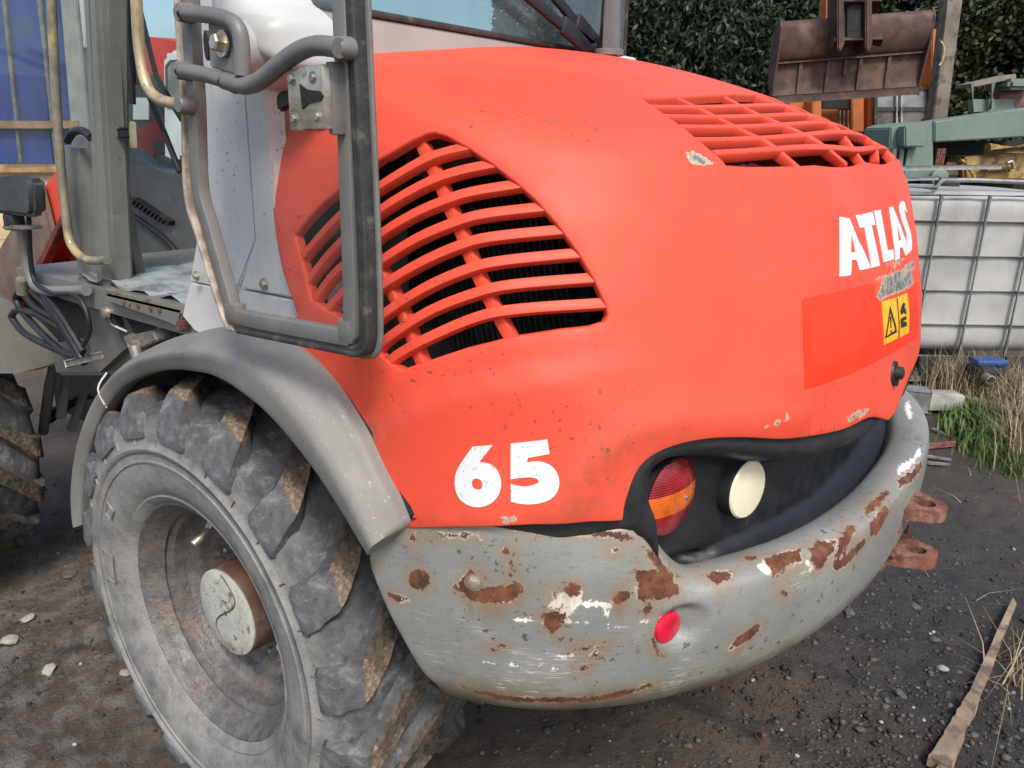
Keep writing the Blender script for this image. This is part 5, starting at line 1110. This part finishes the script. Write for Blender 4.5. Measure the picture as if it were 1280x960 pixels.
# ---- orange excavator with a brown bucket raised in front of it
M_EXO = simple('old_orange_paint', (.42, .115, .022), .5, var=.2, sc=4, bump=.15, dirt=(.14, .05, .02), damt=.42, dsc=6)
M_BUCK = simple('rusted_bucket_steel', (.052, .027, .021), .75, var=.35, sc=4, bump=.4, bsc=40, dirt=(.105, .05, .033), damt=.5, dsc=5)
DE = 9.4; ex = thing('orange_excavator', 'old orange excavator with glazed cab behind the hanging brown bucket', 'excavator', 1090, DE)
fplate('cab_body', [(1087, 112), (1165, 108), (1168, 36), (1176, 36), (1172, 165), (1118, 176), (1085, 176)], DE+.05, 1.0, M_EXO, ex, .02)
fbox('cab_post', 1165, 36, 1174, 152, DE-.10, .12, M_EXO, ex, .01); fbox('window_pane', 1097, 112, 1161, 134, DE+.00, .02, simple('grey_reflective_pane', (.16, .17, .175), .12, var=.4, sc=4, bump=0), ex, .002); fbox('window_pane', 1096, 139, 1160, 163, DE+.0, .02, simple('dusty_dark_pane', (.085, .085, .08), .2, var=.5, sc=8, bump=0), ex, .002)
for a in ((1094, 109, 1164, 112), (1094, 134, 1164, 139), (1093, 163, 1162, 166)): fbox('window_bar', *a, DE-.02, .04, M_RUBBER, ex, .002)
for a in ((1093, 110, 1097, 165), (1160, 110, 1164, 165)): fbox('window_bar', *a, DE-.025, .04, M_RUBBER, ex, .002)
for x0 in (1121, 1127): fpipe('cab_lever', [(x0, 114), (x0, 160)], DE-.03, .014, M_WHITE, ex, 0, 8)
fbox('engine_cover', 1005, 112, 1060, 170, DE+.2, .9, M_EXO, ex, .03); fbox('body_column', 1015, 118, 1027, 160, DE-.05, .2, M_EXO, ex, .01); fbox('body_column', 1065, 114, 1080, 165, DE-.05, .2, M_EXO, ex, .01)
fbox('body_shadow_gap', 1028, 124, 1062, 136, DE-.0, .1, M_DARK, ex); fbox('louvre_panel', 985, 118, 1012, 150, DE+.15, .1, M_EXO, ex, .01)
for k in range(3): fpipe('body_pipe', [(1050+k*5, 138), (1050+k*5, 160)], DE-.05, .012, M_STEEL, ex, 0, 8)
fpipe('boom_post', [(1027, -70), (1029, 30)], DE-.9, .05, M_GALV, ex, 0, 10); fplate('boom_arm', [(1033, -90), (1046, -90), (1043, 60), (1034, 60)], DE-1.2, .2, M_EXO, ex, .02); fplate('undercarriage', [(1000, 165), (1180, 165), (1180, 215), (1000, 215)], DE+.1, 1.2, M_DARK, ex, .03)
DB = 7.6; bk = thing('excavator_bucket', 'wide rusty dark brown ditching bucket hanging in front of the orange excavator', 'bucket', 1068, DB)
def bsec(y): return y
# curved back of the bucket: profile swept across its width
HB = .80
prof_b = [(a, b*HB) for a, b in [(0, .00), (.05, .06), (.06, .22), (.0, .40), (-.05, .44), (-.05, .70), (-.03, .80)]]
bl, br_ = atd(974, 27, DB), atd(1166, 12, DB); bm = BM(); ringsb = []
W_ = (br_-bl)
for t in (0, 1):
    ringsb.append([bm.verts.new(bl+W_*t+FH*(-a)+ZZ*(-z)) for a, z in [(p[0], p[1]) for p in crom([(a, b, 0) for a, b in prof_b], 5)]]+[bm.verts.new(bl+W_*t+FH*(.03-a)+ZZ*(-z)) for a, z in [(p[0], p[1]) for p in crom([(a, b, 0) for a, b in prof_b], 5)][::-1]])
n_ = len(ringsb[0])
for k in range(n_): bm.faces.new((ringsb[0][k], ringsb[0][(k+1) % n_], ringsb[1][(k+1) % n_], ringsb[1][k]))
for r in ringsb: bm.faces.new(r)
obj('bucket_shell', bm, M_BUCK, bk, auto=30)
for t in (0.002, .992):
    bm = BM(); c_ = bl+W_*t; prism(bm, [c_+ZZ*.03-FH*.0, c_-FH*.07-ZZ*.06, c_-FH*.05-ZZ*.32, c_+FH*.02-ZZ*.65, c_+FH*.16-ZZ*.5, c_+FH*.2-ZZ*.1], RH*.02, .004); obj('bucket_side', bm, M_BUCK, bk)
for t, z0, z1 in ((.185, .38, .82), (.37, .36, .82), (.585, .36, .82), (.775, .28, .80), (.485, .46, .62)):
    bm = BM(); c_ = bl+W_*t; bar(bm, c_+FH*(.04 if t == .485 else .048)-ZZ*z0*HB, c_+FH*.035-ZZ*z1*HB, .022, .04, (0, 0, 1), .004); obj('bucket_rib', bm, M_BUCK, bk)
bm = BM(); bar(bm, bl+FH*.02-ZZ*.345+RH*.01, br_+FH*.02-ZZ*.345, .02, .02, bev=.004); obj('bucket_seam', bm, M_BUCK, bk)
bm = BM(); bar(bm, bl+FH*.02-ZZ*.665, br_+FH*.02-ZZ*.675, .03, .07, bev=.006); obj('cutting_edge', bm, M_BUCK, bk)
for x0 in (1047, 1082):
    fplate('bucket_ear', [(x0, -40), (x0+8, -40), (x0+9, 55), (x0+3, 66), (x0, 60)], DB-.26, .24, M_BUCK, bk, .01)
fpipe('bucket_pin', [(1040, 52), (1100, 50)], DB-.18, .055, M_BUCK, bk, 0, 16); fpipe('bucket_pin', [(1044, 4), (1098, 3)], DB-.18, .07, M_BUCK, bk, 0, 16); fbox('bucket_link', 1056, -40, 1080, 52, DB-.2, .12, M_DARK, bk, .02)
# ---- leaning timber post
post = thing('timber_post', 'weathered grey timber post leaning beside the orange excavator', 'post', 1180, 8.2)
fplate('timber', [(1186, -60), (1206, -60), (1203, 0), (1184, 152), (1166, 152), (1184, 10)], 8.2, .16, simple('weathered_timber', (.16, .135, .11), .85, var=.25, sc=6, bump=.6, bsc=40, dirt=(.08, .06, .045), damt=.5), post, .01)
fbox('post_foot', 1163, 148, 1190, 260, 8.22, .2, M_RUST, post, .01); fpipe('yellow_strap', [(1174, 50), (1180, 60), (1178, 75), (1174, 82)], 8.1, .012, M_WRAIL, post)
# ---- trees behind
def leaf_mat(name, a, b, c):
    t = NT(name); r = t.attr('tint'); col = t.mix(t.ramp(r, 0, .6), a, b); col = t.mix(t.ramp(r, .82, .95), col, c)
    t.out(col, .55, 0, Specular_IOR_Level=.35); return t.m
M_CONI = leaf_mat('dark_conifer_foliage', (.007, .013, .008), (.020, .034, .016), (.055, .036, .018)); M_BROAD = leaf_mat('broadleaf_foliage', (.009, .015, .006), (.030, .043, .014), (.12, .135, .05)); M_BARK = simple('dark_bark', (.05, .038, .028), .9, bump=.6, bsc=40)
def foliage(name, label, D, px, top, wid, n, size, mat, kind, seed, grp):
    rs = np.random.RandomState(seed); base = atd(px, 300, D); base.z = 0; r0 = root(name, label, 'tree', base, grp)
    bm = BM(); tube(bm, [base, base+Vector((.05, .03, top*.5)), base+Vector((0, .05, top*.92))], [.16, .10, .02], 10)
    for k in range(7):
        a = rs.rand()*6.28; h = top*(.15+.7*rs.rand()); L = wid*(.45+.3*rs.rand()); tube(bm, [base+Vector((0, 0, h)), base+Vector((math.cos(a)*L*.5, math.sin(a)*L*.5, h+.12)), base+Vector((math.cos(a)*L, math.sin(a)*L, h+.35))], [.04, .025, .008], 6)
    obj('trunk', bm, M_BARK, r0)
    K = 190; ca = rs.rand(K)*6.283; ch = rs.rand(K)**.85*top
    prof_w = (1-.55*(ch/top)**1.6) if kind == 'c' else np.sin(np.clip(ch/top*.92+.10, 0, 1)*math.pi)**.5
    cr = wid*prof_w*(.55+.5*rs.rand(K)); cx = np.stack([np.cos(ca)*cr, np.sin(ca)*cr, ch+.1], 1); ct = rs.rand(K)
    i = rs.randint(0, K, n); sp = wid*(.17 if kind == 'c' else .20); g = rs.randn(n, 3)*np.array([sp, sp, sp*(1.5 if kind == 'c' else .85)]); P_ = cx[i]+g; P_[:, 2] = np.abs(P_[:, 2])
    d1 = rs.randn(n, 3); d1[:, 2] += (.9 if kind == 'c' else 0); d1 /= np.linalg.norm(d1, axis=1)[:, None]; d2 = np.cross(d1, rs.randn(n, 3)); d2 /= np.linalg.norm(d2, axis=1)[:, None]
    s = size*(.6+.8*rs.rand(n))[:, None]; asp = .38 if kind == 'c' else .55; b_ = np.array(base)[None]
    V = np.stack([P_-d1*s, P_+d2*s*asp, P_+d1*s, P_-d2*s*asp], 1)+b_; V = V.reshape(-1, 3)
    me = bpy.data.meshes.new('crown'); me.vertices.add(4*n); me.vertices.foreach_set('co', V.ravel().astype(np.float32)); me.loops.add(4*n); me.loops.foreach_set('vertex_index', np.arange(4*n, dtype=np.int32)); me.polygons.add(n); me.polygons.foreach_set('loop_start', np.arange(0, 4*n, 4, dtype=np.int32)); me.polygons.foreach_set('loop_total', np.full(n, 4, np.int32)); me.update()
    tint = np.clip(ct[i]*.6+.5*rs.rand(n)*.8, 0, 1); set_attr(me, 'tint', np.repeat(tint, 4)); link('crown', me, mat, r0, smooth=False); return r0
GT = 'trees along the back of the yard'
foliage('conifer_tree', 'dark conifer nearest the cab rear window, with bronzed patches', 12.5, 838, 4.6, 1.15, 34000, .052, M_CONI, 'c', 1, GT)
foliage('conifer_tree', 'dark green conifer left of the hanging brown bucket', 12.8, 930, 4.8, 1.2, 34000, .052, M_CONI, 'c', 2, GT)
foliage('conifer_tree', 'dark conifer hidden mostly behind the hanging brown bucket', 13.2, 1035, 4.9, 1.25, 22000, .06, M_CONI, 'c', 3, GT)
foliage('conifer_tree', 'dark conifer behind the exhaust pipe and rear window', 12.9, 740, 4.6, 1.15, 20000, .06, M_CONI, 'c', 6, GT)
foliage('leafy_tree', 'leafy tree with light green sprays right of the leaning timber post', 10.8, 1238, 4.0, 1.35, 46000, .037, M_BROAD, 'b', 4, GT)
foliage('leafy_tree', 'leafy dark tree between the bucket and the leaning timber post', 12.6, 1150, 4.6, 1.35, 24000, .055, M_BROAD, 'b', 5, GT)
foliage('leafy_tree', 'leafy tree at the far right edge behind the green crane', 11.6, 1330, 4.4, 1.4, 22000, .055, M_BROAD, 'b', 7, GT)
bb = thing('background_hedge', 'unbroken dark hedge closing the yard behind the trees', 'hedge', 1050, 14.5)
def hedge():
    rs = np.random.RandomState(11); n = 70000; o = atd(1050, 300, 14.5); a = (rs.rand(n)-.5)*13; h = rs.rand(n)*4.9; d = rs.rand(n)*1.2; P_ = np.array(o)[None]*np.array([1, 1, 0])+a[:, None]*np.array(RH)+d[:, None]*np.array(FH)+h[:, None]*np.array([0, 0, 1.])
    d1 = rs.randn(n, 3); d1 /= np.linalg.norm(d1, axis=1)[:, None]; d2 = np.cross(d1, rs.randn(n, 3)); d2 /= np.linalg.norm(d2, axis=1)[:, None]; s = .075*(.6+.8*rs.rand(n))[:, None]
    V = np.stack([P_-d1*s, P_+d2*s*.6, P_+d1*s, P_-d2*s*.6], 1).reshape(-1, 3); me = mesh(V, [(4*k, 4*k+1, 4*k+2, 4*k+3) for k in range(n)]); set_attr(me, 'tint', np.repeat(rs.rand(n)*.75, 4)); tag(link('hedge_foliage', me, M_CONI, bb, smooth=False), kind='stuff')
hedge()
# ---- blue lorry body with wooden slats at the far left
M_BLUE = simple('blue_lorry_panel', (.022, .045, .20), .55, var=.2, sc=3, bump=.2, bsc=30, dirt=(.05, .06, .13), damt=.45, dsc=5); M_SLAT = simple('brown_wood_rail', (.30, .17, .085), .75, var=.3, sc=14, bump=.4, bsc=60); M_PLY = simple('pale_plywood', (.50, .36, .22), .75, var=.15, sc=6, bump=.3)
M_BATTEN = simple('grey_batten', (.17, .15, .14), .7, var=.35, sc=16)
DL = 5.6; lor = thing('blue_lorry_body', 'blue panelled lorry body with brown wooden rails at the far left', 'lorry body', 40, DL)
for x0, x1, x2, x3 in ((-60, -2, 24, -60), (1, 42, 66, 27), (45, 72, 97, 69)):
    fplate('body_panel', [(x0, -60), (x1, -60), (x2, 204), (x3, 204)], DL, .06, M_BLUE, lor, .004)
for x0, x1 in ((-4, 23), (40, 68)): fplate('batten', [(x0-1, -60), (x0+5, -60), (x1+4, 204), (x1, 204)], DL-.03, .04, M_BATTEN, lor)
fplate('corner_post', [(70, -60), (90, -60), (116, 204), (92, 204)], DL-.05, .15, simple('grey_aluminium_post', (.30, .285, .26), .55, var=.15, sc=8), lor, .006); fplate('corner_strip', [(92, -60), (101, -60), (108, 60), (100, 60)], DL-.02, .08, M_WHITE, lor)
fbox('wooden_rail', -60, 151, 98, 161, DL-.06, .04, M_SLAT, lor); fbox('wooden_rail', -60, 206, 100, 216, DL-.06, .05, M_SLAT, lor); fbox('plywood_board', -60, 217, 90, 300, DL-.0, .03, M_PLY, lor); fbox('tail_board', -60, 300, 110, 400, DL, .04, M_PLY, lor)
# ---- red and white lorries seen through the cab
DR = 7.2; M_REDT = simple('red_lorry_paint', (.55, .020, .022), .3, var=.15, sc=2, bump=.05); M_MAR = simple('maroon_lorry_paint', (.15, .010, .018), .35, var=.3, sc=5, bump=.1)
rt = thing('red_lorry', 'red lorry cab seen through the loader cab opening', 'lorry', 175, DR)
fplate('cab_body', [(120, 41), (180, 45), (236, 49), (240, 330), (120, 330)], DR, 1.6, M_REDT, rt, .03); fplate('windscreen', [(153, 96), (198, 93), (206, 110), (206, 150), (190, 154), (168, 166), (154, 152)], DR-.03, .03, simple('dark_lorry_glass', (.035, .04, .042), .08, var=.3, bump=0), rt); fplate('lorry_door', [(160, 168), (190, 152), (210, 146), (212, 330), (156, 330)], DR-.05, .06, M_MAR, rt, .01)
fbox('paper_sheet', 166, 122, 186, 150, DR-.045, .01, M_PALE, rt); bm = BM(); lathe(bm, [(0, .02), (.02, .018), (.022, .001)], atd(149, 73, DR-.02), -FH, 12, cap1=True); obj('marker_lamp', bm, M_CREAM, rt); bm = BM(); lathe(bm, [(0, .06), (.01, .06), (.011, .001)], atd(200, 183, DR-.06), -FH, 16, cap1=True); obj('door_hole', bm, M_DARK, rt)
DW = 6.4; wt = thing('white_lorry', 'white lorry cab beside the red one, seen through the loader cab opening', 'lorry', 222, DW)
fplate('cab_body', [(203, 70), (211, 63), (260, 58), (262, 320), (206, 320)], DW, 1.6, M_DECALW, wt, .03); fplate('window_frame', [(206, 82), (212, 75), (262, 72), (262, 132), (207, 134)], DW-.02, .03, M_RUBBER, wt); fplate('window_pane', [(209, 85), (214, 79), (262, 76), (262, 126), (210, 128)], DW-.035, .02, simple('greyish_lorry_glass', (.20, .22, .20), .1, var=.35, sc=6, bump=0), wt)
# ---- small things on the ground
M_PLANK = simple('splintered_wood', (.26, .19, .125), .85, var=.3, sc=10, bump=.6, bsc=70, dirt=(.09, .07, .055), damt=.5, dsc=12)
def plank(name, label, a, b, w0, w1, th, seed, mat=M_PLANK, cat='plank'):
    rs = np.random.RandomState(seed); p, q = at(*a, 'z', .02), at(*b, 'z', .02); p.z = gz(p.x, p.y)+.012; q.z = gz(q.x, q.y)+.014; d = (q-p).normalized(); s = Vector((-d.y, d.x, 0)); N = 14; L = []; R2 = []
    for k in range(N+1):
        t = k/N; c_ = p.lerp(q, t); wv = (w0+(w1-w0)*t)/2; L.append(c_+s*(wv+rs.randn()*.0014)); R2.append(c_-s*(wv+rs.randn()*.0014))
    L[-1] += d*.03; bm = BM(); prism(bm, [v for v in R2]+[v for v in L[::-1]], (0, 0, th), .0); 
    return tag(obj(name, bm, mat, None, auto=40), label, cat)
plank('wooden_plank', 'long splintered wooden plank on the mud at the lower right', (1172, 975), (1266, 757), .034, .018, .018, 2)
plank('wood_splinter', 'short split wood piece lying against the long plank', (1176, 950), (1212, 884), .05, .03, .03, 3)
plank('wooden_plank', 'pale brown plank lying in grass before the tank', (1190, 493), (1300, 516), .07, .07, .025, 4)
blk = at(1174, 500, 'z', .05); bm = BM(); box(bm, blk+ZZ*.0, (.22, .12, .09), (RH, FH, ZZ), .006); bo = tag(obj('timber_block', bm, simple('grey_cut_timber', (.26, .25, .225), .85, var=.3, sc=9, bump=.5), None), 'grey cut timber block at the end of the pale plank', 'timber')
bm = BM(); bar(bm, at(1130, 497, 'z', .06), at(1160, 500, 'z', .06), .12, .12, bev=.005); tag(obj('steel_channel', bm, M_GALV, None), 'grey steel channel behind the loader tail near the timber block', 'steel channel')
plank('rusty_bar', 'short rusty bar on the dark mud right of the bumper', (1155, 556), (1192, 552), .03, .025, .02, 5, M_RUST, 'steel bar')
for a, b, sd, lb in (((1158, 566), (1182, 569), 6, 'thin grey stick just below the rusty bar'), ((1160, 574), (1180, 577), 8, 'lowest thin grey stick below the rusty bar'), ((1166, 531), (1178, 536), 9, 'pale wood chip above the rusty bar')):
    plank('wood_stick', lb, a, b, .018, .012, .01, sd, M_BATTEN, 'stick')
M_DKRUST = simple('dark_rusty_bolt', (.075, .05, .038), .7, .3, var=.4, sc=60, bump=.4, bsc=200)
bn = at(952, 930, 'z', .0); bn.z = gz(bn.x, bn.y)+.004; nb = root('hex_bolt', 'rusty hex bolt standing on the mud below the bumper', 'bolt', bn)
bm = BM(); lathe(bm, [(0, .019), (.005, .019), (.006, .013)], bn, (.1, .1, 1), 16, cap1=True); obj('washer', bm, M_DKRUST, nb); bm = BM(); lathe(bm, [(.005, .012), (.021, .012), (.023, .010)], bn, (.1, .1, 1), 6, cap1=True); obj('bolt_head', bm, M_DKRUST, nb)
# gravel: a few stones one can point to, and the rest as one mass
def stone_me(seed):
    rs = np.random.RandomState(seed); bm = BM(); bmesh.ops.create_icosphere(bm, subdivisions=2, radius=1)
    ax_ = rs.randn(7, 3)
    for v in bm.verts:
        d = v.co.normalized(); k = 1
        for a in ax_: dd = max(0, d.dot(Vector(a).normalized())-.55); k -= dd*.55
        v.co = d*k*(1+.06*rs.randn())
    bmesh.ops.scale(bm, vec=(1, .78, .58), verts=bm.verts); me = bpy.data.meshes.new('stone'); bm.to_mesh(me); bm.free(); return me
SM = [stone_me(20+k) for k in range(5)]; SML = [m.copy() for m in SM]
for m in SM: m.materials.append(M_STONE)
for m in SML: m.materials.append(M_STONEL)
stones = [(62, 838, 12, 1, 'flat pale stone left of the front tyre rim'), (86, 716, 11, 0, 'grey stone between the two tyres'), (158, 842, 11, 1, 'chalky stone beside the rear tyre tread'), (12, 800, 14, 1, 'white broken lump at the left edge'), (34, 772, 10, 1, 'white chip near the left edge'), (110, 800, 8, 0, 'small dark stone near the rear tyre'), (818, 872, 7, 0, 'dark pebble just under the bumper'), (814, 884, 6, 1, 'light pebble just under the bumper'), (1178, 838, 9, 1, 'light stone beside the long plank'), (1062, 770, 9, 0, 'grey stone under the tow bracket'), (1000, 790, 7, 1, 'pale pebble below the tow bracket'), (1125, 874, 10, 0, 'largest dark stone left of the long plank'), (1075, 908, 9, 0, 'dark stone nearest the frame bottom'), (1168, 800, 8, 0, 'grey stone in the gravel right of the bracket'), (1145, 760, 8, 0, 'dark stone on the drive edge')]
for k, (px, py, r, pale_, lb) in enumerate(stones):
    p = at(px, py, 'z', 0); dd = (p-Vector(CAM)).length; p.z = gz(p.x, p.y)+r/962*dd*.25; o = bpy.data.objects.new('stone', (SML if pale_ else SM)[k % 5]); C.objects.link(o); o.location = p; s = r/962*dd*.8; o.scale = (s, s, s*.8); o.rotation_euler = (.2, .1, k*1.3); tag(o, lb, 'stone', 'loose stones on the mud')
def gravel():
    rs = np.random.RandomState(5); n = 15000
    cl = [(1.25, .95, .30, .30, .40), (1.35, 1.35, .35, .35, .20), (1.1, 1.6, .4, .5, .15), (-1.1, .3, .6, .6, .15), (.8, .5, .6, .5, .10)]
    pick = rs.choice(len(cl), n, p=[c[4] for c in cl]); P_ = np.array([[cl[i][0]+rs.randn()*cl[i][2], cl[i][1]+rs.randn()*cl[i][3]] for i in pick]); uni = rs.rand(n) < .4; P_[uni] = np.stack([rs.uniform(-2.2, 2.6, uni.sum()), rs.uniform(-.5, 4.2, uni.sum())], 1)
    bmv = []; bmf = []; base = []; 
    bm = BM(); bmesh.ops.create_icosphere(bm, subdivisions=1, radius=1); bv = np.array([v.co[:] for v in bm.verts]); bf = np.array([[v.index for v in f.verts] for f in bm.faces]); bm.free()
    s = .0022+.0072*rs.rand(n)**3.4+.004*(rs.rand(n) < .04); z = gz(P_[:, 0], P_[:, 1])
    jit = 1+.22*rs.randn(n, len(bv), 1); sc = np.stack([s*(.8+.5*rs.rand(n)), s*(.7+.4*rs.rand(n)), s*(.45+.3*rs.rand(n))], 1); V = bv[None]*jit*sc[:, None]; a = rs.rand(n)*6.28; c_, s_ = np.cos(a)[:, None], np.sin(a)[:, None]
    V = np.stack([V[..., 0]*c_-V[..., 1]*s_+P_[:, :1], V[..., 0]*s_+V[..., 1]*c_+P_[:, 1:2], V[..., 2]+(z+s*.2)[:, None]], -1); m = len(bv)
    F_ = (bf[None]+(np.arange(n)*m)[:, None, None]).reshape(-1, 3); me = bpy.data.meshes.new('gravel'); me.vertices.add(n*m); me.vertices.foreach_set('co', V.ravel().astype(np.float32)); me.loops.add(F_.size); me.loops.foreach_set('vertex_index', F_.ravel().astype(np.int32)); me.polygons.add(len(F_)); me.polygons.foreach_set('loop_start', np.arange(0, F_.size, 3, dtype=np.int32)); me.polygons.foreach_set('loop_total', np.full(len(F_), 3, np.int32)); me.update()
    set_attr(me, 'tint', np.repeat(rs.rand(n), m)); t = NT('gravel_mix'); r = t.attr('tint'); c = t.mix(t.ramp(r, 0, .9), (.026, .023, .021), (.085, .077, .069)); c = t.mix(t.ramp(r, .982, .99), c, (.30, .285, .26)); t.bump(t.noise(150, 3), .4, .003); t.out(c, .85, 0, Specular_IOR_Level=.25); tag(link('gravel', me, t.m, None, smooth=False), kind='stuff')
gravel()
# grass, dry stalks and twigs at the right
def blades(name, spots, n, h0, mat, seed, lean=.5, wd=.0035):
    rs = np.random.RandomState(seed); V = []; F_ = []; T = []
    for k in range(n):
        x0, y0, sx, sy = spots[rs.randint(len(spots))]; p = at(x0+rs.randn()*sx, y0+rs.randn()*sy, 'z', 0); z = gz(p.x, p.y); h = h0*(.4+rs.rand()); a = rs.rand()*6.28; d = Vector((math.cos(a), math.sin(a), 0)); s = Vector((-d.y, d.x, 0))*wd*(.6+.8*rs.rand()); ln = lean*(.2+rs.rand()); b = len(V); t = rs.rand()
        for j, q in enumerate((0, .5, 1)):
            c_ = Vector((p.x, p.y, z))+d*(h*ln*q*q)+ZZ*(h*q*(1-.25*ln*q)); wv = s*(1-.85*q); V += [c_-wv, c_+wv]; T += [t, t]
        F_ += [(b, b+1, b+3, b+2), (b+2, b+3, b+5, b+4)]
    me = mesh(V, F_); set_attr(me, 'tint', T); o = tag(link(name, me, mat, None), kind='stuff'); return o
M_GRASS = leaf_mat('yard_grass', (.03, .055, .012), (.075, .13, .022), (.17, .17, .06)); M_DRY = leaf_mat('dry_grass', (.11, .085, .045), (.24, .19, .11), (.36, .30, .19))
blades('green_grass', [(1262, 572, 16, 7), (1245, 560, 20, 10), (1275, 585, 10, 5), (1225, 545, 14, 10)], 1100, .075, M_GRASS, 1)
blades('weed_grass', [(1230, 535, 25, 14), (1265, 530, 22, 18), (1205, 520, 12, 8)], 700, .10, M_GRASS, 5, 1.0, .006)
blades('dry_grass', [(1215, 490, 26, 7), (1262, 500, 26, 14), (1275, 545, 12, 20), (1180, 483, 16, 4), (1250, 488, 30, 5)], 1500, .22, M_DRY, 2, .9, .003)
blades('dead_twigs', [(1268, 850, 12, 16), (1276, 820, 8, 16), (1262, 830, 10, 10)], 45, .14, M_DRY, 3, 2.2, .002)
blades('fallen_stalks', [(1180, 520, 14, 10), (1235, 600, 30, 12), (1200, 690, 60, 60)], 14, .07, M_DRY, 4, 3.0, .0022)
